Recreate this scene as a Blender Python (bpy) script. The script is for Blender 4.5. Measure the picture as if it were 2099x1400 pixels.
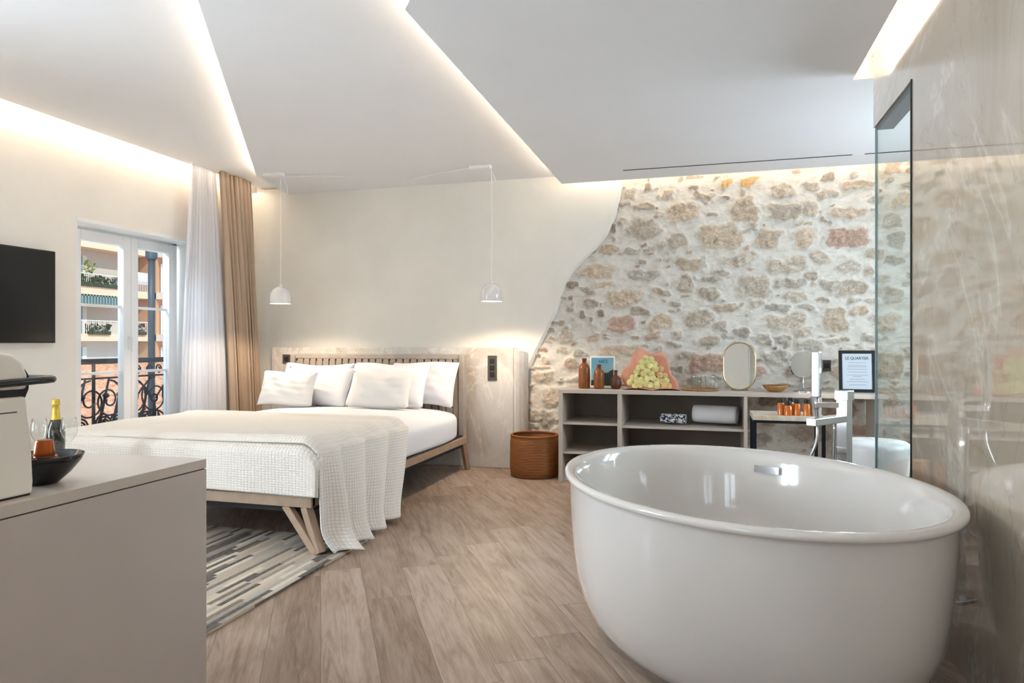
import bpy, math, random
import numpy as np
from mathutils import Vector, Matrix
PI = math.pi
S = bpy.context.scene
for o in list(bpy.data.objects): bpy.data.objects.remove(o)
C = S.collection
random.seed(7)

# ------------------------------------------------------------------ camera
YAW = math.atan(395/1400)
cd = bpy.data.cameras.new('camera'); cam = bpy.data.objects.new('camera', cd); C.objects.link(cam)
cam.location = (0, 0, 1.10); cam.rotation_euler = (PI/2, 0, YAW)
cd.sensor_width = 36; cd.lens = 36*1400/2099; cd.shift_y = 3/2099; cd.clip_start = .05; cd.clip_end = 300
S.camera = cam
# ------------------------------------------------------------------ world, sun, exposure
vs = S.view_settings
vs.view_transform = 'Standard'; vs.look = 'None'; vs.gamma = 1; vs.use_curve_mapping = False
vs.exposure = 1.26
w = bpy.data.worlds.new('world'); S.world = w; w.use_nodes = True
bg = w.node_tree.nodes['Background']; bg.inputs[0].default_value = (.62, .80, 1, 1); bg.inputs[1].default_value = .5
def light(name, kind, loc, energy, col=(1, 1, 1), **k):
    l = bpy.data.lights.new(name, kind); l.energy = energy; l.color = col
    o = bpy.data.objects.new(name, l); C.objects.link(o); o.location = loc
    for a, v in k.items(): setattr(l, a, v)
    return o
def aim(o, d): o.rotation_euler = Vector(d).to_track_quat('-Z', 'Y').to_euler()
sun = light('sun', 'SUN', (0, 0, 20), 1.15, (1, .94, .84), angle=.01); aim(sun, (-1, .42, -.8))
DAY = (.80, .90, 1)
# daylight standing in the rear balcony doors and the second left balcony door
a = light('daylight_rear_door', 'AREA', (-2.5, -2.95, 1.25), 26, DAY, shape='RECTANGLE', size=1.5, size_y=2.1); aim(a, (0, 1, 0))
a = light('daylight_rear_window', 'AREA', (-.35, -2.95, 1.35), 9, DAY, shape='RECTANGLE', size=1.2, size_y=1.9); aim(a, (0, 1, 0))
a = light('daylight_left_door', 'AREA', (-4.95, .9, 1.2), 150, DAY, shape='RECTANGLE', size=1.2, size_y=2.0); aim(a, (1, 0, 0))
a = light('daylight_balcony_door', 'AREA', (-4.95, 4.55, 1.9), 34, DAY, shape='RECTANGLE', size=1.0, size_y=.5); aim(a, (1, 0, -.6))
a.data.use_shadow = True
a.location = (-5.0, 4.55, 2.35)
a = light('shower_side_fill', 'AREA', (2.42, 4.45, 1.55), 42, DAY, shape='RECTANGLE', size=1.1, size_y=1.3); aim(a, (-1, .35, 0))  # cool fill added to brighten the stone wall and desk, from an assumed window
WARM = (1, .80, .58)
COVE = 12.0

# ------------------------------------------------------------------ materials
def lin(h):
    v = [int(h[i:i+2], 16)/255 for i in (0, 2, 4)]
    return tuple(x/12.92 if x <= .04045 else ((x+.055)/1.055)**2.4 for x in v)+(1,)
M = {}
ORG = {}
def nt(name):
    m = bpy.data.materials.new(name); m.use_nodes = True; t = m.node_tree; M[name] = m
    return m, t, t.nodes['Principled BSDF']
def N(t, kind, **k):
    n = t.nodes.new(kind)
    for a, v in k.items():
        if a[0] == 'i' and a[1:].isdigit(): n.inputs[int(a[1:])].default_value = v
        else: setattr(n, a, v)
    return n
def mth(t, op, a, b=None, c=None):
    n = t.nodes.new('ShaderNodeMath'); n.operation = op
    for i, v in enumerate((a, b, c)):
        if v is None: continue
        if isinstance(v, (int, float)): n.inputs[i].default_value = v
        else: t.links.new(v, n.inputs[i])
    return n.outputs[0]
def ramp(t, fac, stops):
    r = t.nodes.new('ShaderNodeValToRGB'); e = r.color_ramp.elements
    while len(e) < len(stops): e.new(.5)
    for x, (p, col) in zip(e, stops): x.position = p; x.color = lin(col) if isinstance(col, str) else col
    t.links.new(fac, r.inputs[0]); return r.outputs[0]
def mix(t, fac, a, b, mode='MIX'):
    n = t.nodes.new('ShaderNodeMix'); n.data_type = 'RGBA'; n.blend_type = mode
    for s_, v in ((n.inputs[0], fac), (n.inputs[6], a), (n.inputs[7], b)):
        if isinstance(v, (int, float, tuple)): s_.default_value = v
        elif isinstance(v, str): s_.default_value = lin(v)
        else: t.links.new(v, s_)
    return n.outputs[2]
def bump(t, b, hgt, st=.3, dist=.01):
    n = t.nodes.new('ShaderNodeBump'); n.inputs['Strength'].default_value = st; n.inputs['Distance'].default_value = dist
    t.links.new(hgt, n.inputs['Height']); t.links.new(n.outputs[0], b.inputs['Normal'])
def pos(t, rot=(0, 0, 0), sc=(1, 1, 1), obj=False):
    g = t.nodes.new('ShaderNodeTexCoord').outputs['Object'] if obj else t.nodes.new('ShaderNodeNewGeometry').outputs['Position']
    m_ = N(t, 'ShaderNodeMapping'); m_.inputs['Rotation'].default_value = rot; m_.inputs['Scale'].default_value = sc
    t.links.new(g, m_.inputs[0]); return m_.outputs[0]
def noise(t, vec, scale, detail=4, rough=.55, dist=0):
    n = N(t, 'ShaderNodeTexNoise'); n.inputs['Scale'].default_value = scale; n.inputs['Detail'].default_value = detail
    n.inputs['Roughness'].default_value = rough; n.inputs['Distortion'].default_value = dist
    t.links.new(vec, n.inputs['Vector']); return n.outputs[0]
def mat(name, col, rough=.5, metal=0, var=0.0, sc=6, bmp=0, bsc=60, **k):
    m, t, b = nt(name)
    b.inputs['Base Color'].default_value = lin(col); b.inputs['Roughness'].default_value = rough; b.inputs['Metallic'].default_value = metal
    if var:
        f = noise(t, pos(t), sc); c0 = lin(col)
        lo = tuple(x*(1-var) for x in c0[:3])+(1,); hi = tuple(min(1, x*(1+var)) for x in c0[:3])+(1,)
        t.links.new(ramp(t, f, [(.3, lo), (.7, hi)]), b.inputs['Base Color'])
    if bmp: bump(t, b, noise(t, pos(t), bsc), bmp, .003)
    for a, v in k.items(): b.inputs[a.replace('_', ' ')].default_value = v
    return m
def emis(name, col, st):
    m, t, b = nt(name); b.inputs['Base Color'].default_value = (0, 0, 0, 1)
    b.inputs['Emission Color'].default_value = col if isinstance(col, tuple) else lin(col); b.inputs['Emission Strength'].default_value = st
    return m
def thin_glass(name, tint='f4f9fa', f0=1.45, mul=1.0):
    m, t, b = nt(name); t.nodes.remove(b)
    out = t.nodes['Material Output']
    tr = N(t, 'ShaderNodeBsdfTransparent', i0=lin(tint)); gl = N(t, 'ShaderNodeBsdfGlossy'); gl.inputs['Roughness'].default_value = 0
    lw = N(t, 'ShaderNodeLayerWeight'); lw.inputs[0].default_value = .5
    fac = mth(t, 'MULTIPLY', mth(t, 'ADD', .04, mth(t, 'MULTIPLY', mth(t, 'POWER', lw.outputs['Facing'], 5), .8)), mul)
    mx = N(t, 'ShaderNodeMixShader'); t.links.new(fac, mx.inputs[0]); t.links.new(tr.outputs[0], mx.inputs[1]); t.links.new(gl.outputs[0], mx.inputs[2])
    t.links.new(mx.outputs[0], out.inputs[0]); return m

mat('plaster', 'eeeae3', .85, var=.03, sc=3, bmp=.15, bsc=9)
mat('plaster_soft', 'ebe8e0', .85, var=.05, sc=1.6, bmp=.35, bsc=5)
mat('ceiling_white', 'ecedf0', .9, var=.012, sc=2)
mat('white_paint', 'f2f2f0', .4)
mat('white_enamel', 'e8e5e2', .10, Coat_Weight=.6, Coat_Roughness=.03)
mat('chrome', 'd9dde2', .06, 1)
mat('satin_chrome', 'c9ccd2', .16, 1)
mat('dark_metal', '23262b', .45, .6)
mat('iron', '20262f', .5, .5)
mat('mirror', 'f2f4f3', .0, 1)
mat('mirror_dark', 'dfe2df', .01, 1)
mat('gold', 'c0ae8a', .25, 1)
mat('gold_foil', 'd9b950', .3, .9, bmp=.6, bsc=220)
mat('black_gloss', '111214', .12)
mat('black_matte', '17181a', .5)
mat('bronze_plate', '5a544e', .35, .5)
mat('machine_cream', 'f6f1e8', .3)
mat('copper', 'a8582c', .28, .85)
mat('bottle_green', '1d1a0e', .08, Coat_Weight=1.0)
mat('stoneware', '804818', .33, var=.25, sc=22)
mat('stoneware_dark', '5d3018', .42, var=.3, sc=22)
mat('amber', 'd9700f', .15, Coat_Weight=.8)
mat('tumbler', 'b5a79e', .5)
mat('towel', 'f3f4f6', .95, bmp=.6, bsc=420)
mat('linen', 'e6e7ec', .9, bmp=.5, bsc=9)
mat('linen_soft', 'e8e7e4', .92, bmp=.35, bsc=260)
mat('sheer', 'f6f6fb', .9)
mat('drape', 'bfa993', .9, bmp=.25, bsc=300)
mat('oak_grey', 'a28b75', .5, var=.13, sc=14)
mat('headboard_wood', 'a39a92', .5, var=.1, sc=14)
mat('upholstery', 'a0978c', .85, bmp=.3, bsc=200)
mat('dark_gap', '2b2a2c', .9)
mat('pink_paper', 'e5a68c', .7, var=.1, sc=12, bmp=.5, bsc=28)
mat('rose', 'e3dc94', .7, var=.22, sc=30)
mat('rose_peach', 'e6c489', .7, var=.15, sc=30)
mat('leaf', '4e6a2c', .6, var=.3, sc=20)
mat('black_paint', '14191d', .4)
mat('paper', 'c9d3dc', .8)
mat('print_ink', '2b3138', .8)
mat('print_grey', '8f98a3', .8)
mat('white_stool', 'eceef0', .35)
mat('light_wood', 'a97a45', .5, var=.25, sc=25)
mat('dark_wood', '5a3117', .45, var=.2, sc=25)
mat('facade_cream', 'd8cfc4', .9, var=.04, sc=.4)
mat('facade_orange', 'd3a884', .9, var=.05, sc=.5)
mat('slab_cream', 'efdcc2', .9)
mat('slab_white', 'f4ece2', .9)
mat('shutter_blue', '8fb0be', .7)
mat('pane_dark', '4a5a62', .1)
mat('awning', '7fa0a6', .8)
mat('plant', '3c4a34', .9, var=.5, sc=4)
mat('plant_light', '8fa05a', .9, var=.4, sc=4)
mat('laundry', 'e4e8f4', .9)
mat('grey_render', 'c2c8cc', .9, var=.03, sc=2)
mat('drain_grey', '3d434a', .5)
mat('sign_red', '8c2f2b', .6)
thin_glass('pane', 'fbfdfd'); thin_glass('screen_glass', 'f9fdfc', mul=.8); thin_glass('crystal', 'fdfefe', mul=1.3)
emis('led', WARM+(1,), COVE); emis('bulb', (1, .80, .58, 1), 6)
emis('led_slot', WARM+(1,), COVE*1.0)
m, t, b = nt('glass_edge'); b.inputs['Base Color'].default_value = lin('a4c0c4'); b.inputs['Roughness'].default_value = .2
# sheer curtain lets light through
m = M['sheer']; t = m.node_tree; b = t.nodes['Principled BSDF']
tl = N(t, 'ShaderNodeBsdfTranslucent', i0=lin('ffffff')); tr = N(t, 'ShaderNodeBsdfTransparent')
m1 = N(t, 'ShaderNodeMixShader', i0=.45); m2 = N(t, 'ShaderNodeMixShader', i0=.12)
t.links.new(b.outputs[0], m1.inputs[1]); t.links.new(tl.outputs[0], m1.inputs[2])
t.links.new(m1.outputs[0], m2.inputs[1]); t.links.new(tr.outputs[0], m2.inputs[2]); t.links.new(m2.outputs[0], t.nodes['Material Output'].inputs[0])

def planks(name, rotz, wid, ln, grain=True):
    """random boards: returns tree, bsdf, per-board random, seam mask, board space vector"""
    m, t, b = nt(name)
    v = pos(t, (0, 0, rotz)); sx = N(t, 'ShaderNodeSeparateXYZ'); t.links.new(v, sx.inputs[0])
    u, vv = sx.outputs[0], sx.outputs[1]
    row = mth(t, 'FLOOR', mth(t, 'DIVIDE', vv, wid))
    wn = N(t, 'ShaderNodeTexWhiteNoise', noise_dimensions='1D'); t.links.new(row, wn.inputs['W'])
    uu = mth(t, 'ADD', mth(t, 'DIVIDE', u, ln), mth(t, 'MULTIPLY', wn.outputs[0], 7.3))
    col = mth(t, 'FLOOR', uu)
    w2 = N(t, 'ShaderNodeTexWhiteNoise', noise_dimensions='2D'); cx = N(t, 'ShaderNodeCombineXYZ')
    t.links.new(row, cx.inputs[0]); t.links.new(col, cx.inputs[1]); t.links.new(cx.outputs[0], w2.inputs[0])
    fv = mth(t, 'FRACT', mth(t, 'DIVIDE', vv, wid)); fu = mth(t, 'FRACT', uu)
    ev = mth(t, 'MULTIPLY', mth(t, 'MINIMUM', fv, mth(t, 'SUBTRACT', 1, fv)), wid)
    eu = mth(t, 'MULTIPLY', mth(t, 'MINIMUM', fu, mth(t, 'SUBTRACT', 1, fu)), ln)
    e = mth(t, 'MINIMUM', ev, eu)
    return m, t, b, w2.outputs[0], e, v, sx
# floor: weathered wood-look planks laid diagonally
m, t, b, rnd, edge, v, sx = planks('floor_planks', math.radians(-121.4), .19, 1.22)
off = N(t, 'ShaderNodeCombineXYZ'); t.links.new(mth(t, 'MULTIPLY', rnd, 40), off.inputs[2])
va = N(t, 'ShaderNodeVectorMath', operation='ADD'); t.links.new(v, va.inputs[0]); t.links.new(off.outputs[0], va.inputs[1])
mp = N(t, 'ShaderNodeMapping'); mp.inputs['Scale'].default_value = (.7, 6.5, 1); t.links.new(va.outputs[0], mp.inputs[0])
g1 = noise(t, mp.outputs[0], 2.4, 8, .68, 1.6)
mp2 = N(t, 'ShaderNodeMapping'); mp2.inputs['Scale'].default_value = (3, 60, 1); t.links.new(va.outputs[0], mp2.inputs[0])
g2 = noise(t, mp2.outputs[0], 2.0, 4, .6)
mp3 = N(t, 'ShaderNodeMapping'); mp3.inputs['Scale'].default_value = (1, 2.2, 1); t.links.new(va.outputs[0], mp3.inputs[0])
g3 = noise(t, mp3.outputs[0], 2.2, 3, .6, .6)
cA = ramp(t, g1, [(.26, '7a695e'), (.38, 'ab9a8d'), (.52, 'c8bbb1'), (.72, 'dcd2ca')])
cB = ramp(t, g3, [(.3, 'c0aea1'), (.5, 'dfd3c8'), (.7, 'f6efe8')])
cc = mix(t, .80, cA, cB, 'MULTIPLY'); cc = mix(t, .16, cc, ramp(t, g2, [(.35, '4a3c31'), (.65, 'cabba9')]))
cc = mix(t, 1, cc, ramp(t, rnd, [(0, 'dad3cc'), (.5, 'ece7e1'), (1, 'ffffff')]), 'MULTIPLY')
cc = mix(t, mth(t, 'LESS_THAN', edge, .0013), cc, '77665a')
t.links.new(cc, b.inputs['Base Color']); b.inputs['Roughness'].default_value = .42
bump(t, b, mth(t, 'ADD', mth(t, 'MULTIPLY', g1, .5), mth(t, 'MULTIPLY', mth(t, 'MINIMUM', edge, .003), 200)), .15, .002)
# rug of hide strips
m, t, b, rnd, edge, v, sx = planks('rug_strips', math.radians(-90), .025, .27)
cc = ramp(t, rnd, [(0, '0e0b0a'), (.12, '33261e'), (.18, '665749'), (.30, '93887b'), (.42, 'b8aa98'), (.55, 'a9a49b'), (.66, 'd0c0a8'), (.80, 'bcb3a7'), (.90, 'ded3c2')])
cc.node.color_ramp.interpolation = 'CONSTANT'
cc = mix(t, .25, cc, ramp(t, noise(t, pos(t, sc=(30, 4, 1)), 8, 4), [(.3, '6a625a'), (.7, 'd8d2c8')]))
t.links.new(cc, b.inputs['Base Color']); b.inputs['Roughness'].default_value = .8
bump(t, b, mth(t, 'MINIMUM', edge, .004), .5, .5)
# marble
def marble(name, base, dark, vein, rough, sc=1.0, rot=(.3, .2, .5)):
    m, t, b = nt(name); v = pos(t, rot, (sc, sc, sc*.55))
    n1 = noise(t, v, 1.3, 6, .6, 1.0); n2 = noise(t, v, .9, 5, .62, 2.2); n3 = noise(t, v, 3.2, 5, .6, 1.2)
    c1 = ramp(t, n1, [(.28, dark), (.5, base), (.72, base)])
    r1 = mth(t, 'ABSOLUTE', mth(t, 'SUBTRACT', n2, .5)); r2 = mth(t, 'ABSOLUTE', mth(t, 'SUBTRACT', n3, .5))
    k1 = ramp(t, r1, [(0, (1, 1, 1, 1)), (.013, (.25, .25, .25, 1)), (.05, (0, 0, 0, 1))])
    k2 = ramp(t, r2, [(0, (.5, .5, .5, 1)), (.008, (0, 0, 0, 1))])
    c2 = mix(t, mth(t, 'MULTIPLY', k1, .6), c1, vein)
    c2 = mix(t, mth(t, 'MULTIPLY', k2, .5), c2, '8c7458')
    t.links.new(c2, b.inputs['Base Color']); b.inputs['Roughness'].default_value = rough
    return m, t, b
m, t, b = marble('marble_polished', 'c2b5a4', 'a08b74', 'ded5c8', .02, .7)
b.inputs['IOR'].default_value = 1.6
b.inputs['Coat Weight'].default_value = .8; b.inputs['Coat Roughness'].default_value = .0
marble('marble_honed', 'd4d2ce', 'b3a595', 'efece6', .3, 1.5)
marble('marble_top', 'e4dccb', 'cdb994', 'fffaf0', .15, 5)
# stone wall: attribute driven
m, t, b = nt('rubble_stone')
at_ = N(t, 'ShaderNodeAttribute', attribute_name='stone'); a2 = N(t, 'ShaderNodeAttribute', attribute_name='tint')
P3 = pos(t, sc=(1, 1, 1.6)); f1 = noise(t, P3, 38, 5, .75); f2 = noise(t, P3, 11, 5, .7, .6); f3 = noise(t, P3, 4, 3); f4 = noise(t, pos(t, sc=(1, 1, .8)), 75, 4, .8)
spk = ramp(t, mth(t, 'MULTIPLY', mth(t, 'ADD', f1, mth(t, 'MULTIPLY', f4, 1.0)), .5), [(.36, '85786b'), (.46, 'cfc6ba'), (.56, 'ffffff')])
st = mix(t, 1, a2.outputs['Color'], spk, 'MULTIPLY')
st = mix(t, .55, st, mix(t, 1, a2.outputs['Color'], ramp(t, f2, [(.3, 'a3978a'), (.48, 'ddd5ca'), (.7, 'ffffff')]), 'MULTIPLY'))
mo = mix(t, 1, '#f0eee9'.strip('#'), ramp(t, f2, [(.25, 'd2cbc0'), (.5, 'eeebe5'), (.8, 'fdfcfa')]), 'MULTIPLY')
k = mth(t, 'ADD', at_.outputs['Fac'], mth(t, 'MULTIPLY', mth(t, 'SUBTRACT', f2, .5), 1.9))
k = mth(t, 'ADD', k, mth(t, 'MULTIPLY', mth(t, 'SUBTRACT', f1, .5), 1.3))
kk = ramp(t, k, [(.42, (0, 0, 0, 1)), (.80, (1, 1, 1, 1))])
t.links.new(mix(t, kk, mo, st), b.inputs['Base Color']); b.inputs['Roughness'].default_value = .9
bump(t, b, mth(t, 'ADD', mth(t, 'MULTIPLY', f1, .7), f2), .55, .02)
# waffle throw
m, t, b = nt('waffle_throw'); uv = t.nodes.new('ShaderNodeTexCoord').outputs['UV']
sx = N(t, 'ShaderNodeSeparateXYZ'); t.links.new(uv, sx.inputs[0])
wa = mth(t, 'SINE', mth(t, 'MULTIPLY', sx.outputs[0], 2*PI/.020)); wb = mth(t, 'SINE', mth(t, 'MULTIPLY', sx.outputs[1], 2*PI/.013))
hh = mth(t, 'MULTIPLY', mth(t, 'ADD', wa, 1.2), mth(t, 'ADD', wb, 1.2))
t.links.new(ramp(t, mth(t, 'DIVIDE', hh, 4.8), [(0, 'e2ddd5'), (.35, 'ede8e0'), (1, 'f0ebe4')]), b.inputs['Base Color'])
b.inputs['Roughness'].default_value = .95; bump(t, b, hh, .35, .002)
# wicker
m, t, b = nt('wicker'); v = pos(t)
sx = N(t, 'ShaderNodeSeparateXYZ'); t.links.new(v, sx.inputs[0])
fz = mth(t, 'SINE', mth(t, 'MULTIPLY', sx.outputs[2], 2*PI/.0125)); nn = noise(t, pos(t, sc=(1, 1, 3)), 45, 3)
t.links.new(mix(t, mth(t, 'MULTIPLY', nn, .6), ramp(t, mth(t, 'ADD', mth(t, 'MULTIPLY', fz, .5), .5), [(0, '4a260b'), (.4, '8a4f1e'), (1, 'ad6e33')]), '8c5524'), b.inputs['Base Color'])
b.inputs['Roughness'].default_value = .55; bump(t, b, fz, .5, .004)
# postcard picture: sky over a dark headland
m, t, b = nt('postcard'); tc = t.nodes.new('ShaderNodeTexCoord').outputs['Object']; sx = N(t, 'ShaderNodeSeparateXYZ'); t.links.new(tc, sx.inputs[0])
nz = mth(t, 'ADD', sx.outputs[2], mth(t, 'MULTIPLY', mth(t, 'SUBTRACT', noise(t, tc, 14, 3), .5), .13)); nz = mth(t, 'SUBTRACT', nz, mth(t, 'MULTIPLY', sx.outputs[0], .55))
t.links.new(ramp(t, mth(t, 'DIVIDE', nz, .22), [(0, '1d2a2e'), (.44, '223238'), (.5, '8fb3bd'), (.75, '7fb0c4'), (1, '5f9cb8')]), b.inputs['Base Color'])
# terracotta
m, t, b = nt('terracotta'); v = pos(t)
t.links.new(ramp(t, noise(t, pos(t, sc=(1, 3, 1)), 3.2, 3), [(.3, 'b8552f'), (.45, 'e39a74'), (.6, 'f4c9a6'), (.75, 'cf7048')]), b.inputs['Base Color']); b.inputs['Roughness'].default_value = .9
# patterned cloth
m, t, b = nt('patterned_cloth')
t.links.new(ramp(t, noise(t, pos(t, obj=False), 26, 2), [(.47, 'e9eaee'), (.5, '23283a'), (.57, '23283a'), (.6, 'e9eaee')]), b.inputs['Base Color'])

# ------------------------------------------------------------------ mesh helpers
class MB:
    def __init__(s): s.v = []; s.f = []; s.uv = None
    def add(s, vs_, fs):
        n = len(s.v); s.v += [tuple(p) for p in vs_]; s.f += [tuple(i+n for i in f) for f in fs]; return s
    def box(s, x0, x1, y0, y1, z0, z1):
        return s.add([(x, y, z) for x in (x0, x1) for y in (y0, y1) for z in (z0, z1)],
                     [(0, 1, 3, 2), (4, 6, 7, 5), (0, 4, 5, 1), (2, 3, 7, 6), (0, 2, 6, 4), (1, 5, 7, 3)])
    def bar(s, a, b, w=.02, h=None, up=(0, 0, 1)):
        a = Vector(a); b = Vector(b); d = (b-a).normalized(); h = h or w
        u = Vector(up)
        if abs(d.dot(u)) > .99: u = Vector((0, 1, 0))
        r = d.cross(u).normalized(); u = r.cross(d).normalized()
        q = [p+r*i*w/2+u*j*h/2 for p in (a, b) for i, j in ((-1, -1), (1, -1), (1, 1), (-1, 1))]
        return s.add(q, [(0, 1, 2, 3), (7, 6, 5, 4), (0, 4, 5, 1), (1, 5, 6, 2), (2, 6, 7, 3), (3, 7, 4, 0)])
    def tube(s, pts, r=.01, n=8, closed=False, caps=True):
        pts = [Vector(p) for p in pts]; k = len(pts); rr = r if hasattr(r, '__len__') else [r]*k
        u = None; rings = []
        for i, p in enumerate(pts):
            a = pts[(i-1) % k] if (i or closed) else p; b = pts[(i+1) % k] if (i < k-1 or closed) else p
            d = (b-a).normalized()
            if u is None: u = d.orthogonal().normalized()
            u = (u-d*u.dot(d)).normalized(); w_ = d.cross(u)
            rings.append([p+(u*math.cos(2*PI*j/n)+w_*math.sin(2*PI*j/n))*rr[i] for j in range(n)])
        vs_ = [q for R in rings for q in R]; fs = []
        for i in range(k if closed else k-1):
            for j in range(n):
                a = i*n+j; b = i*n+(j+1) % n; c2 = ((i+1) % k)*n
                fs.append((a, b, c2+(j+1) % n, c2+j))
        if caps and not closed: fs += [tuple(range(n))[::-1], tuple((k-1)*n+j for j in range(n))]
        return s.add(vs_, fs)
    def lathe(s, prof, c=(0, 0, 0), n=40, a=1, b=1, ph=0, cap=True):
        vs_ = []; fs = []; cp, sp = math.cos(ph), math.sin(ph)
        for r, z in prof:
            for j in range(n):
                x = a*r*math.cos(2*PI*j/n); y = b*r*math.sin(2*PI*j/n)
                vs_.append((c[0]+x*cp-y*sp, c[1]+x*sp+y*cp, c[2]+z))
        k = len(prof)
        for i in range(k-1):
            for j in range(n): fs.append((i*n+j, i*n+(j+1) % n, (i+1)*n+(j+1) % n, (i+1)*n+j))
        if cap:
            if prof[0][0] > 1e-6: fs.append(tuple(range(n))[::-1])
            if prof[-1][0] > 1e-6: fs.append(tuple((k-1)*n+j for j in range(n)))
        return s.add(vs_, fs)
    def prism(s, poly, axis, lo, hi):
        """poly of 2-D points extruded along axis x|y|z"""
        k = len(poly)
        def p3(p, w_): return {'x': (w_, p[0], p[1]), 'y': (p[0], w_, p[1]), 'z': (p[0], p[1], w_)}[axis]
        return s.add([p3(p, lo) for p in poly]+[p3(p, hi) for p in poly],
                     [tuple(range(k))[::-1], tuple(range(k, 2*k))]+[(i, (i+1) % k, k+(i+1) % k, k+i) for i in range(k)])
    def grid(s, fn, nu, nv, uv=None):
        n = len(s.v)
        vs_ = [fn(i/nu, j/nv) for j in range(nv+1) for i in range(nu+1)]
        s.add(vs_, [(j*(nu+1)+i, j*(nu+1)+i+1, (j+1)*(nu+1)+i+1, (j+1)*(nu+1)+i) for j in range(nv) for i in range(nu)])
        if uv:
            if s.uv is None: s.uv = {}
            for j in range(nv+1):
                for i in range(nu+1): s.uv[n+j*(nu+1)+i] = uv(i/nu, j/nv)
        return s
    def obj(s, name, m, parent=None, smooth=False, bev=0, seg=2, sub=0, solid=0, at=None, angle=None):
        me = bpy.data.meshes.new(name)
        o_ = Vector((0, 0, 0))
        if at is not None: o_ = Vector(at)
        elif parent is not None: o_ = ORG.get(parent.name, Vector((0, 0, 0)))
        me.from_pydata([tuple(Vector(p)-o_) for p in s.v], [], s.f); me.update()
        if s.uv:
            l = me.uv_layers.new(name='UVMap')
            for lp in me.loops: l.data[lp.index].uv = s.uv.get(lp.vertex_index, (0, 0))
        import bmesh
        bm = bmesh.new(); bm.from_mesh(me); bmesh.ops.recalc_face_normals(bm, faces=bm.faces); bm.to_mesh(me); bm.free()
        me.materials.append(M[m])
        if smooth: me.polygons.foreach_set('use_smooth', [True]*len(me.polygons))
        if smooth and angle: 
            try: me.set_sharp_from_angle(angle=math.radians(angle))
            except Exception: pass
        o = bpy.data.objects.new(name, me); C.objects.link(o)
        if parent is not None: o.parent = parent; ORG[o.name] = o_
        elif at is not None: o.location = at
        if bev: q = o.modifiers.new('b', 'BEVEL'); q.width = bev; q.segments = seg; q.limit_method = 'ANGLE'
        if sub: q = o.modifiers.new('s', 'SUBSURF'); q.levels = q.render_levels = sub
        if solid: q = o.modifiers.new('t', 'SOLIDIFY'); q.thickness = solid; q.offset = 0
        return o
def tag(o, label=None, cat=None, group=None, kind=None):
    if label: o['label'] = label
    if cat: o['category'] = cat
    if group: o['group'] = group
    if kind: o['kind'] = kind
    return o
def thing(name, label, cat, loc, group=None):
    """Empty at the thing's base; parts are built in world space and shifted by org"""
    o = bpy.data.objects.new(name, None); C.objects.link(o); o.location = loc; o.empty_display_size = .1
    ORG[o.name] = Vector(loc)
    return tag(o, label, cat, group)
def struct(mb, name, m, label=None, **k):
    o = mb.obj(name, m, **k); o['kind'] = 'structure'
    if label: o['label'] = label
    return o
def text(name, body, size, m, parent, loc, rot, part=True, sx=1.0, ext=.0006):
    cu = bpy.data.curves.new(name, 'FONT'); cu.body = body; cu.size = size; cu.extrude = ext; cu.align_x = 'CENTER'; cu.align_y = 'CENTER'
    tmp = bpy.data.objects.new('tmp', cu); C.objects.link(tmp)
    dg = bpy.context.evaluated_depsgraph_get(); me = bpy.data.meshes.new_from_object(tmp.evaluated_get(dg))
    bpy.data.objects.remove(tmp); me.name = name
    me.materials.clear(); me.materials.append(M[m])
    o = bpy.data.objects.new(name, me); C.objects.link(o); o.parent = parent
    o.location = Vector(loc)-ORG.get(parent.name, Vector((0, 0, 0))); o.rotation_euler = rot; o.scale = (sx, 1, 1)
    return o
def sq(x, n): return math.copysign(abs(x)**n, x)

# ------------------------------------------------------------------ the setting
XL, XR, YB, YR = -4.40, .82, 5.94, -2.60
struct(MB().box(-4.78, 2.35, YR-.3, YB+.2, -.12, 0), 'floor', 'floor_planks', 'diagonal weathered wood plank floor')
# left wall with two balcony door openings
DY0, DY1, DZ = 3.92, 5.17, 2.02
WY0, WY1 = .30, 1.50
mb = MB()
for y0, y1, z0, z1 in ((YR-.3, WY0, 0, 2.85), (WY1, DY0, 0, 2.85), (DY1, YB+.2, 0, 2.85), (WY0, WY1, DZ, 2.85), (DY0, DY1, DZ, 2.85)):
    mb.box(XL-.36, XL, y0, y1, z0, z1)
struct(mb, 'wall_left', 'plaster', 'cream plaster wall with the balcony doors')
# rear wall behind the camera, two openings
mb = MB()
RO = ((-3.15, -1.85, .02, 2.15), (-.85, .15, .6, 2.1))
for x0, x1, z0, z1 in ((-4.76, -3.15, 0, 2.85), (-1.85, -.85, 0, 2.85), (.15, 2.35, 0, 2.85), (-3.15, -1.85, 2.15, 2.85), (-.85, .15, 2.1, 2.85), (-.85, .15, 0, .6)):
    mb.box(x0, x1, YR-.3, YR, z0, z1)
struct(mb, 'wall_rear', 'plaster')
# marble wall with the shower opening
mb = MB().box(XR, XR+.10, YR, 3.16, 0, 2.62); mb.box(XR, XR+.10, 3.16, 3.815, 2.185, 2.62)
struct(mb, 'wall_right', 'marble_polished', 'polished beige marble wall beside the bathtub')
mb = MB()
for y0, y1, z0, z1 in ((YR, 3.9, 0, 2.85), (5.0, YB+.2, 0, 2.85), (3.9, 5.0, 0, .9), (3.9, 5.0, 2.2, 2.85)): mb.box(2.2, 2.35, y0, y1, z0, z1)
struct(mb, 'wall_shower_side', 'plaster')
struct(MB().box(XR+.10, 2.2, 2.3, 2.42, 0, 2.85), 'wall_shower_front', 'plaster')
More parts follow.
